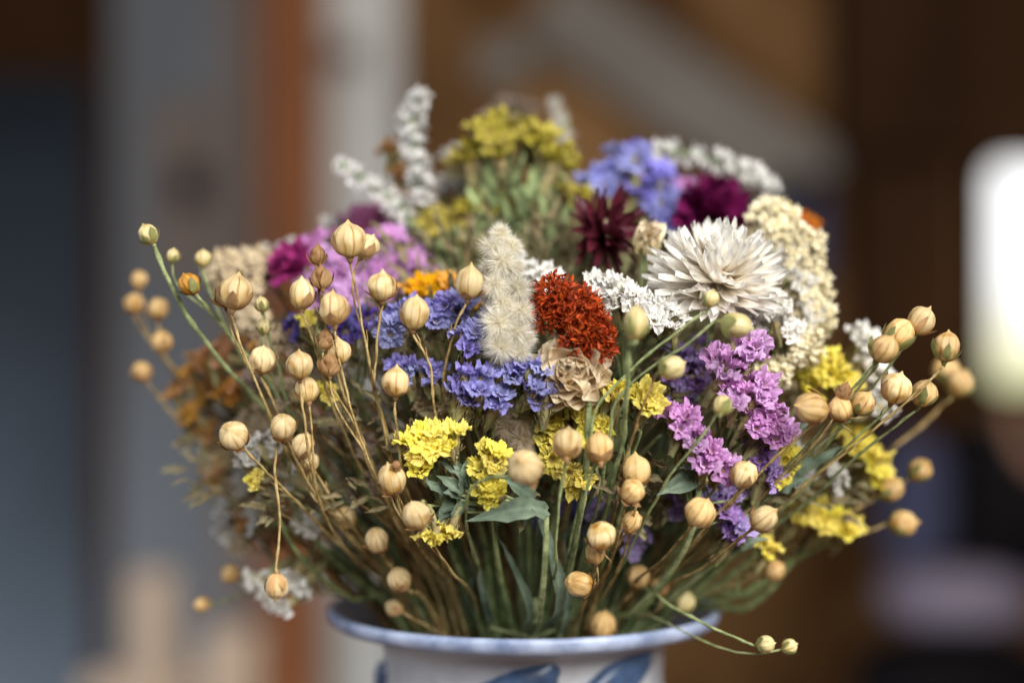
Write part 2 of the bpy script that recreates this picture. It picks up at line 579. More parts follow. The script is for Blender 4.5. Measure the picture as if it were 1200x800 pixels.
def statice(label, clusters, m, fr=15.0, stem='dark_green_stem', aim=None, dens=1.05, group=STATICE_GROUP, name='statice_sprig', leafy=True, spread=88):
    """clusters: (px,py,d,R_px)"""
    Pm = V((0, 0, 0))
    for c in clusters:
        Pm += at(*c[:3])
    Pm /= len(clusters)
    E = entry(Pm)
    root = thing(name, label, 'dried flower', E, group)
    out = (Pm - CORE).normalized()
    u0 = (out * 0.45 + V((0, -0.34, 0.74))).normalized() if aim is None else V(aim).normalized()
    Rm = max(mm(c[3], c[2]) for c in clusters)
    B = Pm - u0 * (Rm * 1.3 + 0.011)
    path = stem_path(B, u0 * 0.6 + V((0, 0, 0.6)), E, 16)
    st = MB()
    st.tube([p - E for p in path], [0.0009 - 0.0004 * k / 16 for k in range(17)], 6, (0.8, 0.85, 0.8), (1.1, 1.05, 1))
    if leafy:
        side = V((1, -0.3, 0)).normalized()
        st.ribbon([p - E for p in path], [0.0012 * math.sin(PI * (k + 0.5) / 17.5) for k in range(17)], side, (0.9, 1, 0.9), 0.2)
    vs = florets(m)
    for (px, py, d, R) in clusters:
        C = at(px, py, d)
        R_ = mm(R, d)
        fs = mm(fr, d)
        n = max(3, int((1.5 * (R / fr) ** 2 + 2.2) * dens))
        uc = (u0 + (C - Pm) * 22).normalized()
        q = V((0, 0, 1)).rotation_difference(uc)
        cb = C - uc * (R_ + 0.007)
        jn = path[-3]
        br = bez(jn, jn + (B - jn) * 0.8, cb - uc * 0.004, cb, 6)
        st.tube([p - E for p in br], 0.0004, 5, (0.9, 0.9, 0.8))
        for i in range(n):
            z = 1 - (1 - math.cos(math.radians(spread))) * (i + 0.5) / n
            th = i * 2.39996 + U(-0.3, 0.3)
            s = math.sqrt(1 - z * z)
            u = q @ V((s * math.cos(th), s * math.sin(th), z))
            P = C + u * (R_ * U(0.78, 1.0)) - uc * (R_ * 0.55)
            ax = (P - cb + uc * 0.001).normalized()
            ax = (ax + V((U(-.55, .55), U(-.55, .55), U(-.55, .55)))).normalized()
            sc = fs * U(0.8, 1.2)
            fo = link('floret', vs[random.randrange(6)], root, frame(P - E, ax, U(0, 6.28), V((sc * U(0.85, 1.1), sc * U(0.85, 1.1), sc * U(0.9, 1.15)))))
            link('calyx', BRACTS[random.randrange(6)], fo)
            tail = P - ax * (sc * 2.5)
            st.tube([cb - E, (cb * 0.5 + tail * 0.5) - E, tail - E], 0.0003, 4, (1, 0.85, 0.7))
    link('stem', st.mesh('stem', MATS[stem]), root)
    return root


# ---------------------------------------------------------------- strawflowers
def petal_mesh(m, seed, L_=1.0, W=0.22, curl=0.25, point=0.5, tint0=(1, 0.9, 0.75)):
    r_ = random.Random(seed)
    mb = MB()
    rows = []
    tw = r_.uniform(-0.25, 0.25)
    n = 9
    for i in range(n):
        t = i / (n - 1)
        w = W * (t * 4 if t < 0.25 else 1.0) * (1 - max(0, t - 0.55) / 0.45 * 0.95) ** point
        if t < 0.25:
            w = W * (0.45 + 0.55 * t / 0.25)
        row = []
        for j in range(5):
            s = (j - 2) / 2
            x = L_ * t
            z = curl * t * t + 0.35 * W * s * s + 0.35 * W * math.sin(5 * t + seed) * s + 0.04 * math.sin(3 * t + seed * 2)
            y = s * w + tw * t * t * 0.15
            f = (r_.uniform(0.93, 1.05)) * (1.0 if j in (0, 4) else (0.9 if j % 2 else 1.03)) * (1 - 0.18 * max(0, t - 0.93) / 0.07)
            k = (1 - t)
            row.append((V((x, y, z)), tuple(f * (1 - k ** 1.9 * (1 - tint0[q])) for q in range(3))))
        rows.append(row)
    mb.grid(rows)
    return mb.mesh('petal', m)


def strawflower(label, px, py, d, R, m, axis, rows, nick='strawflower', W=0.2, point=0.5, centre='gold_petal', tint0=(1, 0.9, 0.75), stem='green_stem', cscale=1.0, curl=0.2):
    """rows: (count, elevation degrees, length factor)"""
    C = at(px, py, d)
    R_ = mm(R, d)
    axis = V(axis).normalized()
    E = entry(C)
    root = thing(nick, label, 'dried flower', E, 'papery strawflowers in the bouquet')
    q = V((0, 0, 1)).rotation_difference(axis)
    pm = [petal_mesh(MATS[m], s, 1.0, W, curl * U(0.5, 1.4), point, tint0) for s in range(6)]
    base = C - axis * (R_ * 0.25)
    for ri, (n, el, ln) in enumerate(rows):
        for i in range(n):
            az = 2 * PI * (i + U(-0.25, 0.25)) / n + ri * 0.7
            e = math.radians(el + U(-12, 12))
            dl = V((math.cos(az) * math.cos(e), math.sin(az) * math.cos(e), math.sin(e)))
            sd = V((-math.sin(az), math.cos(az), 0))
            up = dl.cross(sd)
            M3 = Matrix((dl, sd, up)).transposed()
            M4 = Matrix.Translation(base + axis * (R_ * 0.05 * ri) - E) @ (q.to_matrix() @ M3).to_4x4() @ Matrix.Diagonal((R_ * ln * U(0.88, 1.08), R_ * U(0.85, 1.1), R_, 1))
            link('petal', pm[random.randrange(6)], root, M4)
    mb = MB()
    for i in range(120):
        z = 1 - 0.9 * (i + 0.5) / 120
        th = i * 2.39996
        s = math.sqrt(1 - z * z)
        u = V((s * math.cos(th), s * math.sin(th), z))
        P = u * 0.2 * cscale
        mb.tube([P * 0.4, P, P * 1.12], [0.018, 0.022, 0.008], 5, (U(.8, 1.1), U(.75, 1), 0.8))
    link('disc', mb.mesh('disc', MATS[centre]), root, frame(base + axis * (R_ * 0.18) - E, axis, 0, R_))
    st = MB()
    path = stem_path(base, axis * 0.5 + V((0, 0, 0.5)), E, 14)
    st.tube([p - E for p in path], 0.0009, 6)
    link('stem', st.mesh('stem', MATS[stem]), root)
    return root


# ---------------------------------------------------------------- other flower kinds
def fuzz_ball(m, n, seed, hair=0.72, w=0.011, core=0.36, upper=False):
    r_ = random.Random(seed)
    mb = MB()
    for i in range(n):
        z = r_.uniform(-1, 1)
        th = r_.uniform(0, 6.283)
        s = math.sqrt(1 - z * z)
        u = V((s * math.cos(th), s * math.sin(th), z))
        a = u.orthogonal().normalized()
        a = Quaternion(u, r_.uniform(0, 6.28)) @ a
        b = u.cross(a)
        l = core + hair * r_.choice([r_.uniform(0.35, 0.9), r_.uniform(0.8, 1.25)])
        bend = 0.16 * noise.noise_vector(u * 1.6 + V((seed * 4, 0, 0))) + b * r_.uniform(-0.25, 0.25)
        f = r_.uniform(0.85, 1.08)
        c0, c1 = (f * 0.97, f * 0.95, f * 0.84), (f, f, f * 0.98)
        p0, p1, p2 = u * (core * 0.6), u * (core + 0.5 * (l - core)) + bend * 0.4, u * l + bend
        i0 = mb.vert(p0 - a * w, c0)
        i1 = mb.vert(p0 + a * w, c0)
        i2 = mb.vert(p1 + a * w * 0.8, c1)
        i3 = mb.vert(p1 - a * w * 0.8, c1)
        i4 = mb.vert(p2, c1)
        mb.f.append((i0, i1, i2, i3))
        mb.f.append((i3, i2, i4))
    rows = []
    for i in range(9):
        ph = PI * i / 8
        rows.append([(V((math.sin(ph) * math.cos(t * PI / 6), math.sin(ph) * math.sin(t * PI / 6), math.cos(ph))) * core * 0.85, (.95, .92, .78)) for t in range(12)])
    mb.grid(rows, closed=True)
    return mb.mesh('tuft', m)


def fuzzy_spike(label, tufts, m='cream_fuzz', name='fuzzy_flower_spike', n=1300, group=None):
    P = at(*tufts[0][:3])
    B = at(*tufts[-1][:3])
    E = entry(B)
    root = thing(name, label, 'dried flower', E, group)
    ms = [fuzz_ball(MATS[m], n, s) for s in range(7)]
    for (px, py, d, R) in tufts:
        T = at(px, py, d)
        Rm = mm(R, d)
        link('tuft', ms[random.randrange(7)], root, frame(T - E, V((U(-1, 1), U(-1, 1), U(0, 1))), U(0, 6), V((Rm * U(.8, 1.2), Rm * U(.8, 1.2), Rm * U(.75, 1.1)))))
    st = MB()
    pts = catmull([E, mouth(E, B), B + V((0, 0.004, 0)), (P * 0.5 + B * 0.5) + V((0, 0.004, 0)), P + V((0, 0.003, 0))], 6)
    st.tube([p - E for p in pts], 0.0008, 6)
    link('stem', st.mesh('stem', MATS['green_stem']), root)
    return root


def bead_head(label, heads, m='cream_bead', bead=5.0, name='yarrow_sprig', stem='brown_stem', group='cream yarrow heads in the bouquet'):
    """heads: (px,py,d,R_px): domes of tiny crowded florets"""
    Pm = V((0, 0, 0))
    for h in heads:
        Pm += at(*h[:3])
    Pm /= len(heads)
    E = entry(Pm)
    root = thing(name, label, 'dried flower', E, group)
    st = MB()
    out = (Pm - CORE).normalized()
    for (px, py, d, R) in heads:
        C = at(px, py, d)
        Rm = mm(R, d)
        bs = mm(bead, d)
        u0 = ((C - CORE).normalized() + V((0, -0.5, 0.2))).normalized()
        q = V((0, 0, 1)).rotation_difference(u0)
        mb = MB()
        n = int(3.6 * (R / bead) ** 2)
        n = min(n, 260)
        for i in range(n):
            z = 1 - 1.15 * (i + 0.5) / n
            th = i * 2.39996 + U(-.2, .2)
            s = math.sqrt(max(0, 1 - z * z))
            u = q @ V((s * math.cos(th), s * math.sin(th), z))
            lump = 1 + 0.4 * noise.noise(u * 2.2 + V((px, py, 0)))
            P = C + u * (Rm * lump * U(0.82, 1.1)) - E
            u = (u + V((U(-.5, .5), U(-.5, .5), U(-.5, .5)))).normalized()
            a = u.orthogonal().normalized()
            b = u.cross(a)
            f = U(0.8, 1.1)
            # tiny five-petalled cup around a bead
            k0 = U(0, 6)
            for k in range(5):
                th2 = k0 + k * 1.2566
                dd = a * math.cos(th2) + b * math.sin(th2)
                sd = u.cross(dd)
                i0 = mb.vert(P, (f * .8, f * .72, f * .5))
                i1 = mb.vert(P + dd * bs * 0.7 + sd * bs * 0.45 + u * bs * U(0, .5), f)
                i2 = mb.vert(P + dd * bs * U(.9, 1.4) + u * bs * U(0, 1.1), f * 1.06)
                i3 = mb.vert(P + dd * bs * 0.7 - sd * bs * 0.45 + u * bs * U(0, .5), f)
                mb.f.append((i0, i1, i2, i3))
            mb.tube([P - u * bs, P, P + u * bs * 0.5], [bs * .5, bs * .55, bs * .2], 5, (f, f * .96, f * .8))
            if i % 4 == 0:
                st.tube([P - u * bs * .8, C - u0 * Rm * 0.9 - E], 0.00025, 4, (0.9, 0.85, 0.75))
        link('flower_head', mb.mesh('flower_head', MATS[m], smooth=False), root)
        Bp = C - u0 * Rm * 0.9
        path = stem_path(Bp, u0 + V((0, 0, 0.5)), E, 12)
        st.tube([p - E for p in path], 0.0007, 6)
    link('stem', st.mesh('stem', MATS[stem]), root)
    return root


def heather(label, pts, m='white_petal', R=9, n=55, fs=6.0, name='white_flower_spike', group='spikes of tiny white flowers'):
    """pts: (px,py,d) from tip to base"""
    P = catmull([at(*p) for p in pts], 8)
    d = pts[0][2]
    E = entry(P[-1])
    root = thing(name, label, 'dried flower', E, group)
    mb, gb = MB(), MB()
    Rm, f_ = mm(R, d), mm(fs, d)
    for i in range(n):
        t = (i + 0.5) / n
        k = t * (len(P) - 1.001)
        a = P[int(k)].lerp(P[int(k) + 1], k % 1)
        ax = (P[int(k)] - P[int(k) + 1]).normalized()
        th = i * 2.39996 + U(-.7, .7)
        if random.random() < 0.28:
            continue
        o = ax.orthogonal().normalized()
        o = Quaternion(ax, th) @ o
        w = min(1, 0.45 + 2.2 * t)
        u = (o + ax * 0.9).normalized()
        c = a + o * (Rm * 0.45 * w)
        tip = c + u * (Rm * 0.6 * w * U(.5, 1.4))
        gb.tube([a - E, c - E, tip - E], [0.0003, f_ * 0.2, f_ * 0.14], 5, (1.25, 1.25, 1.2))
        x = u.orthogonal().normalized()
        y = u.cross(x)
        k0 = U(0, 6)
        for q in range(5):
            an = k0 + q * 1.2566
            dd = x * math.cos(an) + y * math.sin(an)
            sd = u.cross(dd)
            f = U(.85, 1.1)
            L_ = f_ * U(1.0, 1.7)
            b0 = tip - E
            ids = [mb.vert(b0, f * .85), mb.vert(b0 + dd * L_ * .6 + sd * L_ * .35 + u * L_ * .5, f), mb.vert(b0 + dd * L_ * 1.1 + u * L_ * U(.5, .9), f),
                   mb.vert(b0 + dd * L_ * .6 - sd * L_ * .35 + u * L_ * .5, f)]
            mb.f.append(tuple(ids))
    link('flowers', mb.mesh('flowers', MATS[m], smooth=False), root)
    link('calyces', gb.mesh('calyces', MATS['grey_green_leaf']), root)
    st = MB()
    st.tube([p - E for p in P], 0.0006, 6)
    path = stem_path(P[-1], P[-2] - P[-1], E, 14)
    st.tube([p - E for p in path], 0.0009, 6)
    link('stem', st.mesh('stem', MATS['green_stem']), root)
    return root


def safflower(label, px, py, d, rx, ry):
    C = at(px, py, d)
    E = entry(C)
    root = thing('orange_pompom_flower', label, 'dried flower', E)
    a0 = V((0.15, -0.8, 0.45)).normalized()
    q = V((0, 0, 1)).rotation_difference(a0)
    mb = MB()
    lobes = [(V((-0.42, 0, 0.45)), 0.55), (V((0.05, -0.1, 0.25)), 0.6), (V((0.40, -0.1, -0.15)), 0.58), (V((0.6, 0, -0.5)), 0.42), (V((0.15, -0.15, -0.3)), 0.5), (V((-0.62, 0.1, 0.15)), 0.4), (V((0.35, 0, -0.65)), 0.35)]
    sx, sz = mm(rx, d), mm(ry, d)
    for (c, r) in lobes:
        for i in range(int(1000 * r)):
            z = U(-0.5, 1)
            th = U(0, 6.283)
            s = math.sqrt(1 - z * z)
            u = q @ V((s * math.cos(th), s * math.sin(th), z))
            base = C + V((c.x * sx, c.y * sx, c.z * sz)) + V((u.x * sx, u.y * sx, u.z * sz)) * (r * U(0.45, 0.9))
            dd = (u * 0.55 + V((U(-1, 1), U(-1, 1), U(-1, 1)))).normalized()
            L_ = U(0.0012, 0.0028)
            sd = dd.cross(V((U(-1, 1), U(-1, 1), U(-1, 1)))).normalized()
            w = U(0.00018, 0.00040)
            f = U(0.45, 1.35)
            g = U(0.75, 1.15)
            b = base - E
            bend = sd.cross(dd) * U(-0.0008, 0.0008)
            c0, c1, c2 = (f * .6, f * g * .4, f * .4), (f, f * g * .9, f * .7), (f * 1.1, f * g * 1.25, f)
            ids = [mb.vert(b - sd * w * .6, c0), mb.vert(b + sd * w * .6, c0), mb.vert(b + dd * L_ * .6 + sd * w + bend, c1), mb.vert(b + dd * L_ * .6 - sd * w + bend, c1), mb.vert(b + dd * L_ + bend * 2.2, c2)]
            mb.f.append((ids[0], ids[1], ids[2], ids[3]))
            mb.f.append((ids[3], ids[2], ids[4]))
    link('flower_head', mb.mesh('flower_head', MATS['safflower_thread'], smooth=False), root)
    core = MB()
    rows = []
    for i in range(9):
        ph = PI * i / 8
        rows.append([(C + V((math.sin(ph) * math.cos(t * PI / 6) * sx * .55, math.sin(ph) * math.sin(t * PI / 6) * sx * .45 + 0.002, math.cos(ph) * sz * .55 + math.sin(ph) * math.cos(t * PI / 6) * -sz * .35)) - E, (0.35, 0.25, 0.3)) for t in range(12)])
    core.grid(rows, closed=True)
    link('receptacle', core.mesh('receptacle', MATS['safflower_thread']), root)
    st = MB()
    path = stem_path(C + V((0, 0.004, -0.004)), a0 * .3 + V((0, 0.2, 0.7)), E, 14)
    st.tube([p - E for p in path], 0.0010, 6)
    link('stem', st.mesh('stem', MATS['green_stem']), root)
    return root


def leaf_shape(mb, base, tip, w, normal, tint=(1, 1, 1), curl=0.3, wav=0.3):
    ax = tip - base
    L_ = ax.length
    t_ = ax.normalized()
    n = (normal - t_ * normal.dot(t_)).normalized()
    sd = t_.cross(n)
    ph = U(0, 6)
    rows = []
    for i in range(12):
        t = i / 11
        ww = w * math.sin(PI * min(1, 0.08 + 0.92 * t)) ** 0.8 * (1.15 - 0.45 * t)
        row = []
        for j in range(7):
            s = (j - 3) / 3
            p = base + ax * t + sd * (s * ww) + n * (curl * L_ * (4 * t * (1 - t) * 0.4 - t * t * 0.5) + abs(s) ** 1.3 * ww * 0.45 + wav * ww * (math.sin(9 * t + ph + 2 * s) + 0.6 * math.sin(17 * t + 2 * ph)) * abs(s) ** 0.7 + 0.25 * L_ * curl * math.sin(4 * t + ph))
            p += 0.0006 * noise.noise_vector(p * 420) + 0.0003 * noise.noise_vector(p * 1100)
            f = (0.85 + 0.35 * noise.noise(p * 300)) * U(0.88, 1.08) * (1.3 if j == 3 else 1.0) * (0.8 if t > 0.9 else 1)
            row.append((p, tuple(f * x for x in tint)))
        rows.append(row)
    mb.grid(rows)


def leaf_sprig(label, leaves, name='leafy_stem', m='grey_green_leaf', base=None):
    """leaves: ((px,py,d) base, (px,py,d) tip, width px)"""
    P = at(*(base or leaves[0][0]))
    E = entry(P)
    root = thing(name, label, 'dried leaf', E, 'grey green leafy stems in the bouquet')
    st = MB()
    path = stem_path(P, V((0, 0, 1)), E, 14)
    st.tube([p - E for p in path], 0.0008, 6)
    for b, t, w in leaves:
        mb = MB()
        B, T = at(*b), at(*t)
        leaf_shape(mb, B - E, T - E, mm(w, b[2]), V((U(-.3, .3), -0.8, U(.2, .9))))
        link('leaf', mb.mesh('leaf', MATS[m]), root)
        k = min(range(len(path)), key=lambda k: (path[k] - B).length + (0.5 if path[k].z > B.z else 0))
        st.tube([path[k] - E, (path[k] * .5 + B * .5) - E, B - E], 0.0004, 5)
    link('stem', st.mesh('stem', MATS['green_stem']), root)
    return root


# ================================================================ the vase and its table
def lathe(mb, prof, n=96, c=(0, 0)):
    rows = []
    for r, z, t in prof:
        rows.append([(V((c[0] + r * math.cos(2 * PI * j / n), c[1] + r * math.sin(2 * PI * j / n), z)), t) for j in range(n)])
    mb.grid(rows, closed=True)


mat('vase_glaze', '93959a', 'bcbec2', rough=0.45, nscale=45, bump=0.12, bscale=120, spec=0.45, var=0)
mat('vase_rim_glaze', '6a7898', 'a9b4cc', rough=0.42, nscale=120, bump=0.15, bscale=160, spec=0.45, var=0)
mat('vase_blue', '28364c', '455b7c', rough=0.3, nscale=140, bump=0.15, bscale=160, spec=0.5, var=0)
vase = thing('vase', 'pale stoneware vase with flared blue rim and raised blue leaves, full of dried flowers', 'vase', (AX.x, AX.y, 0))
b = MB()
g = (1, 1, 1)
RZ = RIM_Z
lathe(b, [(0.001, 0.002, g), (0.036, 0.0, g), (0.040, 0.003, g), (0.052, 0.03, g), (0.060, 0.07, g), (0.058, 0.11, g), (0.048, 0.145, g), (0.0415, 0.165, g), (0.0405, 0.180, g), (0.0412, RZ - 0.0110, g), (0.0425, RZ - 0.0090, g),
          (0.0460, RZ - 0.0070, g), (0.052, RZ - 0.0052, g)])
link('body', b.mesh('body', MATS['vase_glaze']), vase)
b = MB()
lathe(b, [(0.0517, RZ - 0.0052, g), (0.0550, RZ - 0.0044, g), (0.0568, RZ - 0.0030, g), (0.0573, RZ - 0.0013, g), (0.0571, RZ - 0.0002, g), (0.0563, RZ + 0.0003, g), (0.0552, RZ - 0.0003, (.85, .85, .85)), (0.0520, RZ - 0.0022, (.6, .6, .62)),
          (0.0475, RZ - 0.0044, (.55, .55, .58)), (0.043, RZ - 0.0064, (.55, .55, .6)), (0.0395, RZ - 0.0090, (.55, .55, .6)), (0.0375, RZ - 0.022, (.4, .4, .45)), (0.038, RZ - 0.06, (.3, .3, .3)), (0.02, RZ - 0.09, (.3, .3, .3)), (0.001, RZ - 0.092, (.3, .3, .3))])  # inner tints darken with depth, shade painted into the mouth
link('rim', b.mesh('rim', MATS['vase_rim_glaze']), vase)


def vase_leaf(x0, z0, x1, z1, w, blunt):
    """raised leaf wrapped round the neck; x as arc length from the front, z below the rim"""
    mb = MB()
    n, m_ = 22, 9
    rows = []
    for i in range(n + 1):
        t = i / n
        cx, cz = x0 + (x1 - x0) * t, z0 + (z1 - z0) * t - 0.003 * math.sin(PI * t) * 0
        prof_ = math.sin(PI * min(1, t * 0.93 + 0.03)) ** 0.75 if not blunt else math.sin(PI * 0.5 * min(1, t * 1.02)) ** 0.8 * (1 if t < 0.95 else 0.8)
        row = []
        for j in range(m_):
            s = (j - 4) / 4
            h = 0.0030 * math.sqrt(max(0, 1 - s * s)) * min(1, (1 - t) * 9 + 0.1) * min(1, t * 6 + .1) - 0.0004 * math.exp(-(s / .12) ** 2)
            arc, zz = cx + 0.25 * s * w * prof_, cz + s * w * prof_
            rr = 0.0407 + max(0, h)
            a = arc / 0.0407 - PI / 2
            row.append((V((rr * math.cos(a), rr * math.sin(a), zz)), U(.93, 1.07) * (0.8 if abs(s) < .1 else 1)))
        rows.append(row)
    mb.grid(rows)
    link('leaf_decoration', mb.mesh('leaf_decoration', MATS['vase_blue']), vase)


vase_leaf(-0.030, RZ - 0.026, 0.0095, RZ - 0.0135, 0.0085, True)
vase_leaf(0.0105, RZ - 0.023, 0.0420, RZ - 0.0100, 0.0085, False)
vase_leaf(-0.078, RZ - 0.030, -0.052, RZ - 0.018, 0.0080, False)
vase_leaf(0.045, RZ - 0.040, 0.075, RZ - 0.027, 0.0075, False)

# table the vase stands on (just below the picture)
mat('table_wood', '5a3a22', '7a5232', rough=0.5, nscale=6, stretch=(1, 12, 1), bump=0.1, bscale=40, var=0)
tb = thing('table', 'brown wooden table the vase stands on', 'table', (0, 0.25, -0.74))
b = MB()
b.box((0, 0, 0.725), 1.3, 0.85, 0.03)
link('tabletop', b.mesh('tabletop', MATS['table_wood'], False), tb)
for sx in (-1, 1):
    for sy in (-1, 1):
        b = MB()
        b.tube([V((sx * .58, sy * .36, 0)), V((sx * .58, sy * .36, 0.7))], [0.022, 0.03], 12)
        link('leg', b.mesh('leg', MATS['table_wood']), tb)


# ================================================================ flax seed pods, left side
flax('tallest tan seed pods left of the white spike, one pod peeking out behind', [(409, 282, 0, 21, 92, 8), (430, 289, 7, 16, 60, 0)], [(412, 306, 0), (424, 380, 0), (440, 460, 4), (478, 590, 18), (520, 690, 40)])
flax('papery tan seed pod with a whitish top beside the tan yarrow', [(276, 343, 2, 20, 80, -5), (262, 347, 7, 15, 100, 0, 'brown')], [(277, 368, 2), (296, 440, 3), (338, 530, 8), (400, 620, 24), (470, 700, 48)])
flax('tan seed pod in front of the yellow dot on a dark thin stem, left', [(354, 345, 1, 17, 90, 5)], [(363, 366, 1), (371, 410, 3), (396, 490, 12), (460, 620, 35), (520, 700, 50)])
flax('plump pale seed pod standing alone above the blue statice', [(448, 336, -2, 19, 90, 5)], [(443, 358, -2), (441, 410, 0), (442, 470, 3), (478, 610, 18), (530, 700, 40)])
flax('tan seed pod touching the left side of the fuzzy white spike', [(550, 332, -3, 18, 84, 5)], [(543, 354, -3), (530, 400, 2), (520, 480, 10), (540, 620, 30), (565, 700, 45)])
flax('smooth pale seed pod just below and left of the tallest pods', [(391, 362, -3, 19, 93, 5)], [(396, 384, -3), (404, 450, 0), (430, 540, 6), (480, 640, 25), (530, 710, 45)])
flax('tan seed pod in the middle of the blue statice, small torn sepal', [(486, 367, -4, 18, 84, 8)], [(494, 388, -4), (504, 430, -2), (512, 490, 2), (535, 610, 20), (565, 700, 45)])
flax('pale pod with sharp tip sitting directly above a rounder pod on the left', [(351, 428, -4, 18, 90, 10), (360, 457, 1, 17, 100, -15)], [(355, 449, -4), (361, 520, -2), (374, 590, 8), (410, 650, 28), (470, 705, 48)])
flax('tan pod among shrivelled brown buds left of the blue statice', [(397, 412, 1, 17, 95, 5), (381, 398, -1, 12, 80, 0, 'brown'), (386, 428, -2, 13, 92, 0, 'brown')], [(403, 436, 0), (418, 500, 2), (455, 590, 14), (510, 690, 42)])
flax('slim closed brown bud above another bud in front of the magenta flower', [(372, 300, 2, 13, 85, 0, 'brown'), (377, 326, 1, 13, 95, 0, 'brown')], [(374, 320, 3), (384, 390, 4), (410, 480, 8), (470, 610, 24), (525, 700, 48)])
flax('tan seed pod with a dark torn sepal below the left blue statice', [(464, 448, -5, 18, 88, 5)], [(466, 470, -5), (467, 510, -3), (480, 580, 6), (530, 690, 36)])
flax('round pod facing the viewer with star of veins, far left above the hanging pod', [(274, 511, -5, 19, 110, 58)], [(288, 522, 0), (330, 570, 10), (400, 640, 30), (470, 700, 50)])
flax('veined pod tilted forward right of the star veined pod', [(331, 501, -3, 17, 75, 42)], [(338, 520, 2), (370, 580, 14), (430, 650, 34), (490, 705, 50)])
flax('pair of dull tan pods in the shade under the veined forward pod', [(355, 523, 6, 17, 70, 25), (362, 541, 12, 14, 85, 0)], [(364, 545, 8), (400, 600, 20), (450, 660, 38), (505, 710, 50)])
flax('soft tan pod in front of the rust coloured flowers', [(307, 422, 8, 15, 80, 20)], [(312, 440, 8), (335, 500, 12), (390, 600, 28), (465, 700, 50)])
flax('pod hanging upside down on a bent stem at lower left above the rim', [(324, 686, -8, 16, 268, 0)], [(326, 664, -8), (327, 600, -6), (322, 545, -1), (329, 515, 5), (352, 540, 12), (410, 630, 32), (480, 705, 50)], kind='tan', twig=False)
flax('blurred tan pod in the shade left of the brown stems', [(405, 607, 26, 16, 100, 30)], [(412, 622, 28), (450, 670, 40), (500, 715, 52)])
flax('tan pod right of the blurred pod, halfway down the left stems', [(442, 633, 16, 17, 100, 35)], [(450, 650, 18), (480, 690, 32), (515, 720, 48)])
flax('tan pod nearest the rim among the left stems', [(468, 679, 18, 17, 120, 35), (462, 712, 30, 11, 150, 0)], [(478, 692, 22), (505, 715, 38)])
flax('big streaked pod at the lower left of the front yellow statice', [(488, 603, -9, 19, 110, 25)], [(497, 622, -7), (525, 665, 6), (560, 715, 36)])
flax('brown streaked pod with a reddish bud on top beside the yellow statice', [(459, 562, -6, 18, 100, 30), (464, 546, -9, 8, 70, 20, 'brown')], [(466, 582, -4), (490, 640, 12), (535, 705, 42)])
# centre
flax('smoothest roundest pod nearest the viewer, right of the yellow statice', [(616, 547, -21, 22, 130, 62)], [(598, 556, -22), (560, 566, -14), (546, 590, -8), (552, 640, 8), (575, 710, 36)], stem='green_stem')
flax('pale round pod on two thin green stems under the orange flower', [(665, 520, -16, 20, 85, -25)], [(663, 545, -15), (654, 600, -10), (651, 660, 0), (645, 715, 30)], stem='green_stem')
flax('pale striped pod just right of the pale round pod', [(702, 525, -12, 18, 95, -22)], [(698, 546, -10), (684, 590, -4), (672, 650, 10), (655, 712, 36)], stem='green_stem')
flax('tan pod partly behind another pod below the yellow statice, centre right', [(746, 552, -5, 17, 95, 0)], [(745, 574, -4), (738, 630, 6), (712, 690, 26), (690, 720, 40)])
flax('tan pod facing forward with curled sepals in front of its twin', [(741, 576, -10, 17, 55, 45)], [(735, 592, -8), (722, 640, 4), (700, 700, 30)])
flax('small tan pod below the forward facing twin pods', [(740, 611, 2, 15, 60, 10)], [(732, 625, 4), (712, 665, 16), (690, 712, 38)])
flax('tan pod stacked above a half hidden pod over the right stems', [(705, 627, -9, 18, 95, 35), (697, 648, -3, 15, 100, 20)], [(703, 648, -4), (694, 680, 8), (680, 718, 34)])
flax('lopsided tan pod near the vase mouth, centre', [(679, 684, -5, 18, 160, 40)], [(686, 698, 2), (678, 722, 26)])
flax('tan pod resting lowest, just inside the blue rim', [(706, 733, 32, 17, 80, 20)], [(706, 748, 36), (700, 765, 46)])
flax('tan pod on a slanting brown stem below the pink statice', [(820, 600, -8, 18, 60, 20)], [(810, 618, -6), (775, 655, 8), (725, 710, 36)])
flax('lower right tan pod in front of the green leaves', [(895, 608, -6, 18, 45, 28)], [(880, 622, -4), (820, 665, 14), (740, 715, 40)])
flax('brown veined pod right under the pink statice', [(872, 556, -5, 17, 75, 30)], [(862, 574, -3), (810, 635, 12), (735, 710, 40)], kind='tan')
flax('green sepalled pod pointing right, under the white strawflower', [(862, 381, -15, 17, -12, 10, 'green')], [(845, 384, -15), (805, 405, -14), (758, 434, -11), (722, 470, -9), (714, 515, -7), (700, 590, 4), (675, 690, 30)], stem='green_stem', twig=False)
flax('dark green unopened bud on a long bent stem below the white strawflower', [(833, 350, -14, 11, 75, 0, 'green')], [(824, 366, -14), (785, 396, -12), (742, 432, -10), (700, 478, -8), (690, 540, -2), (668, 640, 12), (655, 712, 36)], stem='green_stem', twig=False)
flax('pale green pod left of the pink statice, yellow flowers beneath', [(787, 431, -14, 17, 25, 15, 'green')], [(774, 446, -13), (748, 490, -10), (732, 540, -4), (715, 620, 8), (690, 710, 36)], stem='brown_stem')
flax('small greenish pod in front of the pink statice', [(847, 475, -14, 15, 70, -35, 'green')], [(838, 489, -13), (812, 525, -10), (775, 575, -2), (735, 650, 14), (700, 712, 38)], stem='green_stem')
flax('whitish green bud on two stems between white statice and orange flower', [(745, 379, -24, 19, 88, -10, 'green')], [(737, 402, -22), (735, 450, -16), (728, 520, -4), (705, 620, 10), (680, 710, 36)], stem='green_stem', r0=.0006, r1=.0007)
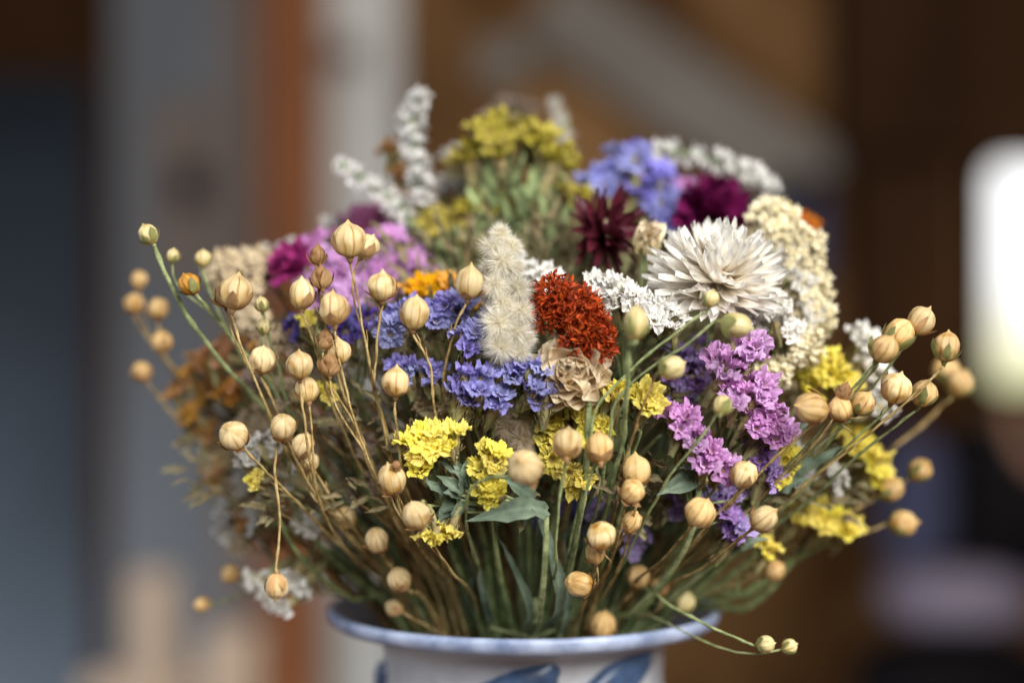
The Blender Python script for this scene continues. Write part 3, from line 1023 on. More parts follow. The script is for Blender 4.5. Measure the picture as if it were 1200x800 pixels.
# right
flax('brown orange pod closest to the pink statice on the right', [(951, 478, -10, 20, 170, 30)], [(966, 486, -8), (940, 508, -4), (880, 565, 4), (800, 650, 22), (735, 712, 42)])
flax('pod below a pointed reddish bud at the right of the round brown pod', [(985, 479, -4, 16, 110, 20), (989, 459, -5, 12, 70, 0, 'brown')], [(976, 495, -2), (930, 545, 4), (850, 620, 20), (745, 715, 44)])
flax('tan pod right of the reddish bud in front of yellow flowers', [(1011, 473, -2, 17, 60, 15)], [(1000, 488, 0), (950, 530, 6), (870, 605, 20), (750, 712, 44)], stem='green_stem')
flax('smooth orange tan pod at the left of the top right trio', [(1036, 409, -6, 19, 60, 25)], [(1025, 428, -4), (985, 475, 2), (920, 550, 10), (840, 630, 24), (750, 712, 44)], stem='green_stem')
flax('veined pod in the middle of the top right trio', [(1053, 392, -2, 18, 50, 5)], [(1041, 408, 0), (995, 470, 6), (920, 560, 14), (845, 640, 28), (755, 715, 46)], stem='green_stem')
flax('topmost pod at the far right with green sepals at its base', [(1079, 376, 0, 16, 55, 0)], [(1069, 391, 1), (1020, 455, 8), (940, 555, 18), (860, 640, 30), (758, 715, 48)], stem='green_stem')
flax('pointed golden pod alone at the outer right', [(1109, 407, -3, 17, 82, 3)], [(1100, 428, -2), (1070, 462, 0), (1010, 515, 6), (930, 580, 16), (850, 650, 30), (755, 715, 46)], stem='straw_stem')
flax('soft tan pod in front of white flowers below the top right trio', [(1050, 455, 0, 19, 75, 20)], [(1040, 475, 2), (990, 525, 10), (910, 600, 22), (765, 715, 46)], stem='green_stem')
flax('tan pod with loose sepals beneath the pointed golden pod', [(1083, 461, 5, 17, 70, 5)], [(1070, 476, 7), (1010, 530, 14), (930, 600, 26), (770, 715, 48)], stem='green_stem')
flax('blurred tan pods overlapping at the right edge of the bouquet', [(1124, 449, 55, 18, 60, 0), (1108, 435, 60, 16, 90, 0)], [(1110, 468, 56), (1040, 530, 58), (930, 620, 62), (780, 715, 66)])
flax('blurred pod at right, uppermost of the lower three', [(1078, 551, 48, 16, 40, 10)], [(1060, 560, 48), (960, 620, 54), (790, 715, 60)])
flax('blurred pod at right, middle of the lower three', [(1044, 574, 40, 16, 30, 10)], [(1025, 580, 41), (930, 640, 50), (790, 718, 60)])
flax('blurred pod at right, lowest of the lower three', [(1058, 613, 48, 16, 5, 10)], [(1036, 614, 48), (930, 655, 54), (790, 720, 62)])
flax('small blurred pod low on the right above the rim corner', [(907, 668, 34, 14, 40, 20)], [(892, 676, 36), (800, 715, 52)])
flax('pair of dull pods in the shade of the stems right of centre', [(748, 676, 28, 16, 80, 25), (772, 684, 34, 15, 100, 10)], [(742, 694, 32), (715, 725, 46)])
flax('pale pod leaning on the right end of the rim', [(802, 706, 38, 15, 70, 15, 'green')], [(790, 718, 42), (750, 735, 56)])
flax('two green pods on thin stems drooping outside the vase at lower right', [(897, 754, 8, 13, 10, 20, 'green'), (925, 757, 10, 10, 20, 0, 'green')], [(880, 750, 9), (838, 737, 12), (790, 712, 20), (752, 690, 30), (715, 722, 46)], stem='green_stem', twig=False)
# far left
flax('small yellow tan pod highest at far left on a long green stem', [(174, 275, 8, 12, 118, 5, 'green')], [(181, 290, 8), (206, 345, 10), (245, 405, 16), (310, 480, 26), (400, 600, 44), (480, 705, 60)], stem='green_stem', r0=.0005, r1=.0007)
flax('golden yellow pod with a green sepal, below the highest far left pod', [(222, 333, 6, 13, 120, 10, 'gold')], [(233, 350, 8), (268, 392, 12), (320, 455, 22), (405, 590, 42), (485, 705, 60)], stem='green_stem', r0=.0005, r1=.0007)
flax('tiny green pod left of the cream yarrow', [(238, 303, 24, 10, 90, 0, 'green'), (203, 300, 18, 10, 85, 0, 'green')], [(242, 316, 24), (258, 370, 28), (310, 460, 36), (400, 600, 52), (485, 705, 64)], stem='green_stem')
flax('two small green pods one above the other in front of the yarrow', [(307, 357, 10, 9, 100, 0, 'green'), (309, 383, 12, 9, 85, 0, 'green')], [(310, 368, 12), (322, 420, 16), (360, 520, 28), (480, 700, 56)], stem='green_stem')
flax('blurred brown pods clustered at the outermost left', [(157, 356, 62, 13, 90, 0), (185, 362, 60, 14, 90, 0), (163, 328, 62, 11, 90, 0)], [(162, 374, 62), (190, 420, 62), (270, 510, 62), (400, 620, 66), (490, 705, 72)])
flax('blurred brown pod left of the rust coloured flowers, upper', [(190, 401, 58, 14, 100, 0)], [(196, 418, 58), (260, 500, 60), (390, 620, 64), (495, 705, 70)])
flax('blurred brown pod left of the rust coloured flowers, lower', [(166, 436, 60, 13, 120, 0)], [(176, 450, 60), (240, 520, 60), (380, 630, 64), (495, 705, 70)])
flax('tiny blurred pod lowest at far left', [(237, 708, 55, 10, 190, 0)], [(250, 706, 55), (330, 690, 58), (430, 700, 66), (500, 715, 72)], stem='green_stem')
flax('small blurred pod above the lowest far left one', [(270, 672, 55, 12, 150, 0)], [(283, 676, 55), (350, 680, 60), (440, 698, 66), (500, 712, 72)], stem='green_stem')

# ================================================================ statice
statice('blue statice behind the plump pale pod, left of the tan pod', [(455, 380, 12, 18), (480, 362, 12, 18)], 'blue_petal', 16)
statice('blue statice left of the fuzzy white spike, behind the small pods', [(512, 362, 8, 18), (538, 352, 12, 15)], 'blue_petal', 16)
statice('single bright blue statice tuft under the pod that touches the white spike', [(549, 392, 0, 19), (572, 372, 8, 12)], 'blue_petal', 17)
statice('low blue statice cluster left of the middle, behind stems', [(470, 430, 10, 18), (502, 434, 8, 16)], 'blue_petal', 15)
statice('large blue statice cluster at the foot of the fuzzy white spike', [(562, 440, -4, 24), (545, 458, -2, 14), (582, 462, -2, 12)], 'blue_petal', 18)
statice('blue statice at the right of the white spike foot, beside the peach petals', [(625, 438, -4, 20), (602, 430, -2, 10), (632, 458, -3, 12)], 'blue_petal', 17)
statice('deep violet statice in the shade behind the left pods', [(408, 385, 22, 20), (345, 378, 26, 12), (425, 370, 24, 14)], 'violet_petal', 14)
statice('blurred periwinkle statice at the top right of the bouquet', [(735, 182, 70, 26), (765, 200, 68, 20), (772, 225, 66, 18), (706, 205, 70, 16), (778, 252, 64, 20), (750, 215, 68, 14)], 'periwinkle_petal', 18, aim=(0.1, -0.3, 0.9))
statice('tall bright pink statice right of centre under the white strawflower', [(876, 405, 2, 19), (850, 425, 0, 19), (862, 455, -2, 22), (888, 450, 0, 22), (900, 475, 0, 22), (912, 500, 4, 18), (886, 488, -2, 14)], 'pink_petal', 17, aim=(0.25, -0.5, 0.65))
statice('bright pink statice lower left of the tall pink one', [(792, 488, -4, 22), (812, 508, -4, 18), (826, 528, -3, 16), (848, 540, 0, 12)], 'pink_petal', 17, aim=(0.0, -0.5, 0.65))
statice('lilac statice in the shade behind the pink ones', [(815, 436, 18, 22), (795, 455, 16, 16), (830, 405, 20, 18), (800, 412, 20, 14)], 'lilac_petal', 16)
statice('faded lilac statice below the pink ones at right', [(850, 582, 12, 22), (888, 526, 8, 18), (862, 615, 14, 14), (905, 550, 10, 12)], 'lilac_petal', 16)
statice('purple statice deep in the lower middle between pods', [(745, 628, 30, 16), (700, 590, 32, 16), (790, 588, 24, 16)], 'lilac_petal', 14)
statice('violet blue statice deep in the shade left of the lower middle pods', [(672, 600, 34, 14), (640, 610, 38, 12)], 'violet_petal', 14)
statice('blurred lilac statice at the upper left behind the tallest pods', [(450, 282, 52, 28), (478, 308, 48, 24), (445, 320, 44, 22), (420, 296, 52, 18)], 'pink_petal', 20, aim=(-0.1, -0.6, 0.7))
statice('blurred lilac statice next to the magenta flower at left', [(392, 312, 44, 24), (372, 336, 38, 18), (404, 345, 34, 18), (362, 288, 56, 14)], 'pink_petal', 18, aim=(-0.2, -0.6, 0.7))
statice('little pink statice peeking out at the top right', [(798, 216, 74, 14)], 'pink_petal', 14)
statice('bright yellow statice on the left of the front pair', [(488, 516, -4, 16), (504, 508, -5, 16), (526, 506, -4, 16), (490, 538, -3, 11)], 'yellow_petal', 16, dens=0.8)
statice('bright yellow statice on the right of the front pair', [(578, 528, -5, 13), (570, 550, -6, 15), (574, 574, -6, 11)], 'yellow_petal', 15, dens=0.8)
statice('small yellow statice drooping below the front pair', [(504, 628, -6, 10), (524, 620, -5, 8)], 'yellow_petal', 14, aim=(-0.2, -0.5, -0.6))
statice('yellow statice between orange flower and pink statice', [(757, 463, -5, 16), (722, 452, -2, 11)], 'yellow_petal', 18, aim=(0, -0.4, 0.8))
statice('yellow statice above the pale striped pod', [(698, 496, -1, 14), (690, 482, 3, 9)], 'yellow_petal', 17)
statice('yellow statice behind the pale round pod', [(651, 522, 6, 17), (648, 492, 8, 10)], 'yellow_petal', 17)
statice('yellow statice hanging below the pale round pod', [(678, 560, 0, 15)], 'yellow_petal', 17, aim=(0, -0.7, -0.2))
statice('largest yellow statice on the right, left of the top right pods', [(972, 425, 32, 24), (950, 446, 32, 16), (992, 446, 34, 12)], 'yellow_petal', 18)
statice('yellow statice behind the right stems, middle', [(1004, 512, 40, 14), (1022, 532, 40, 14), (1032, 555, 42, 10)], 'yellow_petal', 17)
statice('lowest yellow statice on the right', [(938, 594, 40, 15), (966, 600, 40, 15), (992, 612, 42, 12)], 'yellow_petal', 17, aim=(0.4, -0.5, 0.7))
statice('yellow statice next to the pink statice at right', [(915, 545, 12, 15), (922, 530, 14, 10)], 'yellow_petal', 17)
statice('tiny yellow statice low on the right beneath the other yellow ones', [(900, 640, 30, 12)], 'yellow_petal', 12)
statice('tall dull yellow statice at the top of the bouquet', [(570, 145, 62, 18), (600, 150, 60, 18), (630, 155, 60, 18), (548, 178, 64, 14), (660, 180, 60, 18), (585, 170, 58, 14), (645, 178, 58, 12), (676, 225, 58, 12)], 'old_yellow_petal', 18, aim=(0.0, -0.25, 1.0), stem='green_stem')
statice('dull yellow statice in the shade under the tall yellow one', [(515, 262, 58, 18), (550, 240, 60, 18), (582, 235, 62, 16), (500, 250, 58, 12), (545, 272, 56, 14)], 'old_yellow_petal', 15, stem='green_stem')
statice('golden statice strip behind the blue statice', [(487, 334, 28, 13), (520, 330, 26, 14), (556, 342, 24, 12)], 'gold_petal', 14)
statice('two tiny yellow statice tufts behind the left pods', [(358, 372, 20, 9), (385, 455, 14, 9)], 'yellow_petal', 10)
statice('tiny yellow statice low on the left', [(298, 560, 16, 9)], 'yellow_petal', 10)
statice('white statice right of the orange flower', [(707, 330, 8, 16), (735, 345, 4, 22), (765, 362, 2, 17), (790, 366, 4, 16)], 'white_petal', 16)
statice('white starry statice right of the white strawflower', [(905, 358, 16, 22), (925, 380, 18, 18), (885, 372, 16, 14)], 'white_petal', 16)
statice('white statice behind the top right pods', [(1012, 392, 40, 16), (1022, 430, 38, 18), (1032, 470, 38, 15)], 'white_petal', 15)
statice('white statice tuft behind the orange flower', [(640, 322, 22, 16), (612, 310, 26, 12)], 'white_petal', 15)
statice('white statice hanging out at the lower left beside the rim', [(318, 702, 44, 20), (342, 682, 44, 14), (296, 682, 46, 14)], 'white_petal', 16, aim=(-0.5, -0.4, -0.3))
statice('greyish white statice on the lower left edge', [(268, 590, 62, 16), (262, 615, 62, 12), (285, 560, 58, 14)], 'greywhite_petal', 15)
statice('pale fuzzy statice behind the star veined pod', [(292, 525, 22, 18), (318, 515, 24, 14)], 'greywhite_petal', 13)
statice('pinkish white statice at the upper left beside the orange post', [(330, 298, 70, 14), (392, 262, 80, 14), (300, 300, 72, 10)], 'greywhite_petal', 14)
statice('pale statice between the two white spikes at the top', [(530, 180, 84, 12), (545, 215, 82, 12), (520, 215, 82, 10)], 'greywhite_petal', 13)
statice('faded brown statice rising behind the yellow top', [(595, 122, 125, 14), (618, 128, 125, 12), (575, 138, 122, 10)], 'faded_petal', 13)
statice('rust coloured flower sprig at the far left', [(235, 420, 60, 22), (215, 445, 62, 20), (250, 455, 58, 22), (225, 480, 60, 18), (268, 400, 56, 16), (240, 505, 60, 12)], 'rust_petal', 12, stem='brown_stem', name='rust_flower_sprig')
statice('amber flower sprig in front of the rust coloured one', [(272, 455, 40, 16), (255, 410, 48, 14), (300, 395, 42, 12)], 'amber_petal', 14, stem='brown_stem', name='amber_flower_sprig')
statice('brown dried blossom left of the slender white spike', [(455, 172, 74, 12), (468, 200, 72, 14), (470, 230, 70, 12)], 'rust_petal', 11, stem='brown_stem', name='brown_flower_sprig')
statice('dull tan flower sprig on the lower left', [(255, 545, 62, 18), (290, 600, 56, 16), (320, 580, 44, 14)], 'rust_petal', 12, stem='brown_stem', name='brown_flower_sprig')

# ================================================================ other flowers
fuzzy_spike('fuzzy cream flower spike standing upright in the middle of the bouquet',
            [(586, 274, 0, 15), (577, 290, -1, 17), (599, 288, 1, 17), (588, 306, -3, 20), (572, 312, 1, 13), (603, 314, 0, 16), (580, 333, -4, 20), (606, 338, -3, 19), (590, 356, -4, 21), (574, 352, 1, 15), (611, 364, -3, 20), (584, 378, -5, 23), (604, 388, -4, 21), (618, 396, -1, 15), (586, 406, -5, 21), (608, 412, -3, 18)])
fuzzy_spike('greyish fuzzy flower spike low in the middle under the blue statice', [(600, 470, 8, 18), (612, 490, 6, 22), (595, 500, 8, 19), (612, 515, 6, 20), (600, 530, 10, 16)], 'tan_bead', n=1000)
fuzzy_spike('pale fuzzy flower spike behind the top yellow statice', [(650, 122, 92, 12), (655, 140, 92, 15), (660, 158, 92, 16), (664, 178, 92, 14)], 'grey_fuzz', n=500)
safflower('rust orange pompom flower of thin threads in the middle of the bouquet', 670, 376, 0, 52, 58)
strawflower('peach papery strawflower tucked under the orange pompom', 670, 436, 0, 54, 'peach_straw', (-0.1, -0.85, 0.15), [(18, 8, 1.0), (16, 28, 0.95), (14, 48, 0.85), (11, 66, 0.7), (7, 80, 0.55)], W=0.3, point=0.4, stem='straw_stem')
strawflower('big white strawflower with pointed petals at the right', 842, 318, 12, 82, 'white_straw', (0.08, -0.50, 0.86), [(30, -14, 0.98), (34, -5, 1.0), (36, 5, 0.98), (34, 15, 0.92), (32, 27, 0.82), (28, 42, 0.68), (24, 58, 0.54), (18, 72, 0.44), (10, 82, 0.36)], W=0.105, point=0.65, tint0=(1, 0.86, 0.64), centre='white_straw', curl=0.22)
strawflower('dark burgundy strawflower with narrow petals above the white statice', 714, 268, 32, 56, 'burgundy_straw', (0.75, -0.5, 0.15), [(14, -20, 0.95), (16, 2, 1.0), (15, 25, 1.0), (11, 48, 0.85)], W=0.13, point=0.8, tint0=(1, .8, .8), centre='cream_bead', curl=0.1)
strawflower('blurred deep magenta strawflower behind the white one', 835, 246, 62, 52, 'magenta_straw', (0.05, -0.7, 0.6), [(16, 5, 1.0), (14, 25, 0.95), (12, 45, 0.85), (9, 65, 0.65)], W=0.24, point=0.4, tint0=(.8, .7, .8), centre='magenta_straw')
strawflower('blurred magenta strawflower on the upper left', 342, 308, 46, 36, 'pink_straw', (-0.4, -0.6, 0.6), [(14, 5, 1.0), (12, 30, 0.9), (9, 55, 0.7)], W=0.26, point=0.4, tint0=(.8, .7, .8), centre='magenta_straw')
strawflower('faded mauve strawflower behind the lilac statice at upper left', 430, 264, 72, 46, 'mauve_straw', (-0.2, -0.3, 0.9), [(14, 5, 1.0), (12, 30, 0.9), (9, 55, 0.7)], W=0.26, point=0.4, centre='mauve_straw')
strawflower('blurred orange strawflower at the right edge behind the cream yarrow', 944, 272, 66, 30, 'orange_straw', (0.8, -0.4, 0.3), [(14, 5, 1.0), (12, 30, 0.9), (9, 55, 0.7)], W=0.26, point=0.4, centre='orange_straw')
strawflower('closed cream yellow strawflower bud above the white strawflower', 757, 292, 22, 34, 'peach_straw', (0.1, -0.35, 0.9), [(9, 30, 0.6), (10, 50, 0.75), (9, 66, 0.85), (7, 80, 0.88)], W=0.42, point=0.4, tint0=(.85, .95, .6), centre='gold_petal', stem='green_stem', curl=0.5)
bead_head('cream yarrow heads curving down at the right behind the white strawflower', [(908, 268, 40, 30), (932, 300, 38, 32), (945, 340, 38, 28), (932, 405, 28, 26), (952, 372, 36, 22), (905, 438, 24, 20), (890, 290, 44, 22)], 'cream_bead', 7)
statice('cream white statice crowded into the cream yarrow at right', [(915, 300, 34, 18), (938, 325, 32, 16), (925, 275, 38, 14), (948, 365, 32, 14)], 'white_petal', 13)
bead_head('tan yarrow heads at the left above the rust coloured flowers', [(268, 322, 50, 26), (302, 316, 52, 24), (286, 350, 46, 22), (300, 372, 42, 20), (322, 402, 32, 18)], 'tan_bead', 7)
bead_head('dull tan yarrow heads low at the left edge', [(262, 540, 66, 22), (300, 500, 50, 20), (285, 630, 62, 16)], 'tan_bead', 7)
heather('white flower spike leaning left at the top left', [(396, 190, 62), (430, 215, 60), (465, 240, 58), (486, 265, 56)], R=8, n=75, fs=6)
heather('upright white flower spike at the top, left of the yellow statice', [(492, 112, 64), (482, 150, 62), (490, 200, 60), (495, 250, 58)], R=10, n=105, fs=6.5)
heather('pale flower spike arching right at the top right', [(908, 222, 60), (880, 205, 66), (840, 190, 70), (785, 178, 74), (745, 186, 74)], R=9, n=110, fs=6.5)
leaf_sprig('grey green crumpled leaf under the front yellow statice', [((640, 600, 2), (556, 604, -10), 14), ((625, 585, 4), (590, 560, 0), 13), ((520, 585, 0), (500, 562, -3), 9), ((540, 590, 0), (515, 600, -4), 10), ((556, 590, 2), (540, 596, -4), 8), ((545, 575, -1), (528, 548, -5), 8), ((548, 572, -1), (546, 540, -4), 7), ((552, 575, -1), (560, 548, -4), 6), ((540, 580, -2), (516, 556, -5), 8), ((535, 585, -2), (524, 575, -6), 7), ((528, 600, -2), (512, 612, -6), 7), ((545, 590, -2), (530, 608, -6), 8), ((600, 600, -2), (632, 606, -6), 9), ((545, 562, 0), (530, 530, -2), 6), ((540, 560, 1), (515, 535, -1), 6)])
leaf_sprig('long flat green stem leaf in the lower middle', [((632, 735, 30), (640, 585, 2), 9), ((600, 740, 34), (606, 640, 14), 6), ((655, 735, 32), (668, 640, 16), 5), ((575, 735, 34), (560, 650, 18), 5)], base=(628, 700, 26))
leaf_sprig('dull green leaves below the pink statice', [((820, 560, 4), (775, 575, -4), 12), ((840, 560, 4), (800, 545, -3), 10), ((900, 580, 18), (950, 560, 16), 10), ((890, 600, 20), (850, 640, 16), 9)])
leaf_sprig('green leaves between the dull yellow statice at the top', [((580, 230, 60), (566, 175, 57), 7), ((595, 230, 60), (598, 175, 55), 7), ((610, 225, 60), (612, 178, 55), 7), ((630, 225, 60), (645, 190, 55), 7), ((620, 260, 58), (600, 215, 55), 9), ((600, 280, 56), (590, 230, 54), 8), ((640, 270, 56), (632, 220, 54), 8), ((660, 270, 56), (672, 225, 54), 7), ((560, 260, 58), (548, 215, 56), 8), ((555, 290, 54), (570, 255, 52), 10), ((620, 310, 50), (626, 260, 50), 7), ((650, 300, 52), (645, 255, 52), 7), ((530, 290, 54), (540, 262, 52), 9), ((590, 250, 60), (560, 210, 58), 9), ((610, 240, 58), (640, 200, 56), 10), ((600, 220, 60), (585, 185, 57), 8), ((620, 230, 60), (628, 185, 58), 9), ((520, 300, 54), (515, 275, 52), 14), ((640, 240, 60), (655, 205, 57), 9)], m='dark_green_stem')
leaf_sprig('green leaf among the right hand stems', [((900, 520, 14), (960, 490, 10), 8), ((930, 560, 18), (985, 520, 14), 8), ((850, 650, 22), (900, 630, 18), 8)])
leaf_sprig('dry peach brown leaf beside the orange pompom', [((690, 470, -4), (672, 440, -8), 10), ((712, 450, 0), (690, 425, -6), 12)], m='peach_straw')

statice('pale tan filler blossom behind the left pods, upper', [(300, 440, 26, 14), (330, 455, 24, 12), (345, 400, 26, 12)], 'faded_petal', 12, stem='brown_stem', name='tan_filler_sprig', group='faded filler sprigs between the stems')
statice('pale filler blossom in the shade left of the front yellow statice', [(425, 520, 24, 14), (400, 490, 26, 12), (440, 560, 22, 10)], 'faded_petal', 12, stem='brown_stem', name='tan_filler_sprig', group='faded filler sprigs between the stems')
statice('brownish filler blossom above the hanging pod', [(300, 600, 46, 16), (335, 560, 34, 14), (360, 610, 36, 12)], 'greywhite_petal', 12, stem='brown_stem', name='tan_filler_sprig', group='faded filler sprigs between the stems')
statice('faded filler blossom between the right stems and the pink statice', [(925, 520, 24, 12), (940, 555, 26, 14), (985, 560, 30, 12)], 'greywhite_petal', 12, stem='green_stem', name='tan_filler_sprig', group='faded filler sprigs between the stems')
bead_head('grey brown fuzzy heads under the blue statice', [(530, 475, 14, 18), (585, 490, 12, 18), (635, 480, 14, 16), (500, 470, 18, 16)], 'tan_bead', 6, name='fuzzy_seed_heads', group='faded filler sprigs between the stems')

# ================================================================ the uncountable tangle of dry stems inside
def tangle():
    stems = {'dark_green_stem': MB(), 'brown_stem': MB(), 'straw_stem': MB(), 'green_stem': MB(), 'leaf': MB(), 'husk': MB()}
    rnd = random.Random(5)
    for i in range(760):
        az = rnd.uniform(0, 2 * PI) if i < 480 else rnd.uniform(PI * 0.95, PI * 1.9)
        el = rnd.uniform(0.12, 1.35)
        rr = rnd.uniform(0.72, 1.0)
        # bouquet is a dome about 0.10 m across each way
        P = V((AX.x + math.cos(az) * math.cos(el) * 0.098 * rr, AX.y - 0.004 + math.sin(az) * math.cos(el) * 0.070 * rr, RIM_Z + 0.020 + math.sin(el) * 0.092 * rr))
        E = entry(P)
        pth = stem_path(P, (P - CORE).normalized() + V((0, 0, .6)), E, 12)
        w = rnd.choice([rnd.uniform(0.0002, 0.00035), rnd.uniform(0.0003, 0.0007)])
        left = P.x < 0.0
        k = rnd.choice(['brown_stem', 'straw_stem', 'brown_stem', 'dark_green_stem']) if left else rnd.choice(['dark_green_stem', 'green_stem', 'dark_green_stem', 'brown_stem'])
        f = rnd.uniform(0.8, 1.4)
        pth = [p + 0.0008 * noise.noise_vector(p * 60 + V((i, 0, 0))) + 0.0003 * noise.noise_vector(p * 260) for p in pth]
        stems[k].tube(pth, [w * 1.25 - w * 0.6 * q / 12 for q in range(13)], 5, (f, f, f), cap=False)
        if rnd.random() < (0.55 if P.x > -0.06 else 0.2):
            q = rnd.randrange(4, 11)
            d = (pth[q] - pth[q - 1]).normalized()
            sd = V((rnd.uniform(-1, 1), rnd.uniform(-1, 1), rnd.uniform(-.2, .6)))
            leaf_shape(stems['leaf'], pth[q], pth[q] + (d + sd * 0.6).normalized() * rnd.uniform(0.008, 0.02), rnd.uniform(0.0006, 0.0020), V((rnd.uniform(-1, 1), -1, .3)), (f * .8, f * .8, f * .75), 0.2, 0.3)
        if rnd.random() < 0.8:
            for _ in range(5):
                dd = V((rnd.uniform(-1, 1), rnd.uniform(-1, 1), rnd.uniform(-.5, 1)))
                b_ = P + dd * 0.003
                leaf_shape(stems['husk'], b_, b_ + (dd.normalized() + (P - CORE).normalized()) * rnd.uniform(0.002, 0.006), rnd.uniform(0.0004, 0.0013), V((rnd.uniform(-1, 1), -1, .5)), (f * .7, f * .65, f * .6), 0.2, 0.4)
    names = {'leaf': ('dry_foliage', 'grey_green_leaf', 'mass of small grey green leaves filling the inside of the bouquet', 'leaves'),
             'husk': ('dry_husks', 'statice_bract', 'mass of brown husks and bracts filling the inside of the bouquet', 'husks'),
             'dark_green_stem': ('dark_green_stems', 'dark_green_stem', 'tangle of thin dark green stems running down into the vase', 'stems'),
             'brown_stem': ('brown_stems', 'brown_stem', 'tangle of thin brown stems running down into the vase', 'stems'),
             'straw_stem': ('straw_coloured_stems', 'straw_stem', 'tangle of thin straw coloured stems running down into the vase', 'stems'),
             'green_stem': ('pale_green_stems', 'green_stem', 'tangle of thin pale green stems running down into the vase', 'stems')}
    for k, mb in stems.items():
        nm, m, lb, ct = names[k]
        o = link(nm, mb.mesh(nm, MATS[m]))
        tag(o, lb, ct)
        o['kind'] = 'stuff'


tangle()

# ================================================================ the room behind, far out of focus
def bmat(name, a, b, rough=0.6, scale=4, stretch=(1, 1, 1), spec=0.05):
    return mat(name, a, b, rough=rough, nscale=scale, stretch=stretch, spec=spec, var=0)


bmat('wall_brown', '4c3118', '8c6640', scale=4, stretch=(1, 1, .8))
bmat('dark_wood', '2a170a', '3a2310', scale=3, stretch=(3, 1, .6))
bmat('dark_recess', '2c3034', '363a40', scale=2)
bmat('door_grey', '5a5a5c', '6a6c70', scale=2.5, stretch=(2, 1, .5))
bmat('door_taupe', '665850', '766860', scale=2.5, stretch=(2, 1, .5))
bmat('orange_wood', '6c3810', '8a4e1e', scale=5, stretch=(6, 1, .6), spec=0.3)
bmat('white_paint', 'bdb9b2', 'cfccc6', scale=3)
bmat('grey_board', '70675e', '867e76', rough=0.9, scale=4)
bmat('pale_wood', 'c4a890', 'd8c0a8', scale=6, stretch=(4, 1, .6))
bmat('blue_grey_cloth', '43445a', '55566e', scale=8, rough=0.9)
bmat('mauve_cloth', '7a7080', '8f8594', scale=8, rough=0.9)
bmat('black_leather', '100d10', '1c181a', scale=8, rough=0.5)
bmat('skin_wood', '9a705a', 'ae846c', scale=8)


def slab(mb, px0, px1, py0, py1, y, th=0.03, tint=(1, 1, 1), rot=0):
    """board seen between those photo pixels, its face at y metres behind the sharp plane"""
    a, c = atm(px0, py0, y), atm(px1, py1, y)
    mb.box(((a.x + c.x) / 2, y + th / 2, (a.z + c.z) / 2), abs(c.x - a.x), th, abs(c.z - a.z), Matrix.Rotation(rot, 3, 'Y'), tint)


def struct(name, mb, m):
    o = link(name, mb.mesh(name, MATS[m], False))
    o['kind'] = 'structure'
    return o


def item(name, label, cat, parts, bev=0.0):
    """parts: (part name, material, builder mesh)"""
    first = parts[0][2]
    c = sum((p for p in first.v), V((0, 0, 0))) / len(first.v)
    root = thing(name, label, cat, c)
    for pn, m, mb in parts:
        mb.v = [p - c for p in mb.v]
        o = link(pn, mb.mesh(pn, MATS[m], False), root)
        if bev:
            bv = o.modifiers.new('Bevel', 'BEVEL')
            bv.width = bev
            bv.segments = 3
    return root


b = MB(); slab(b, 380, 1500, -500, 1400, 2.35, 0.05); struct('back_wall', b, 'wall_brown')
b = MB(); slab(b, -500, 135, -500, 1400, 3.0, 0.05); struct('side_wall', b, 'dark_recess')
b = MB(); b.box((0, 0.9, -0.76), 7, 6.5, 0.04); struct('floor', b, 'dark_wood')
# dark doorway at the left: jamb, dark board put in for shade above
b1, b2 = MB(), MB()
slab(b1, 108, 132, -400, 1300, 2.2, 0.10)
slab(b2, -400, 106, -400, 80, 2.25, 0.10)
item('door_frame', 'dark wooden doorway frame at the left edge of the room', 'door frame', [('jamb', 'dark_wood', b1), ('shade_board', 'dark_wood', b2)])
# grey door
b1, b2, b3, b4 = MB(), MB(), MB(), MB()
slab(b1, 134, 256, -400, 1300, 2.2, 0.04)
slab(b2, 258, 306, -400, 1300, 2.2, 0.05)
slab(b3, 205, 236, 195, 240, 2.17, 0.02)
slab(b4, 180, 250, 120, 320, 2.19, 0.006)
item('grey_door', 'blue grey door with a dark lock plate, out of focus at left', 'door', [('panel', 'door_grey', b1), ('edge_board', 'door_taupe', b2), ('lock', 'black_leather', b3), ('lock_plate', 'door_taupe', b4)])
b1 = MB(); slab(b1, 309, 376, -400, 1300, 2.12, 0.08)
item('wooden_post', 'orange brown upright wooden post behind the bouquet at left', 'post', [('post', 'orange_wood', b1)])
b1, b2 = MB(), MB()
slab(b1, 379, 466, -400, 1300, 2.18, 0.08)
slab(b2, 385, 425, 50, 80, 2.17, 0.01)
item('white_post', 'white painted upright post right of the orange brown one', 'post', [('post', 'white_paint', b1), ('bracket', 'door_taupe', b2)])
b1 = MB()
p0, p1 = atm(640, -40, 2.05), atm(1000, 205, 2.05)
mid = (p0 + p1) / 2
b1.box(mid + V((0, 0.25, 0)), (p1 - p0).length * 0.98, 0.04, 0.13, Matrix.Rotation(math.atan2(-(p1.z - p0.z), p1.x - p0.x), 3, 'Y'))
item('sloping_board', 'grey sloping board high on the brown wall', 'board', [('board', 'grey_board', b1)])
b1 = MB(); slab(b1, 560, 620, 45, 95, 2.3, 0.03)
item('wall_plaque', 'small tan patch on the brown wall above the yellow statice', 'plaque', [('plaque', 'grey_board', b1)], 0.01)
# dark wood at the upper right
b1, b2, b3 = MB(), MB(), MB()
slab(b1, 985, 1500, -500, 175, 2.2, 0.12)
slab(b2, 1000, 1128, 178, 560, 2.25, 0.08)
slab(b3, 905, 965, 205, 330, 2.28, 0.04)
item('dark_cabinet', 'dark brown wooden cabinet at the upper right beside the window', 'cabinet', [('top', 'dark_wood', b1), ('side', 'dark_wood', b2), ('door', 'blue_grey_cloth', b3)])
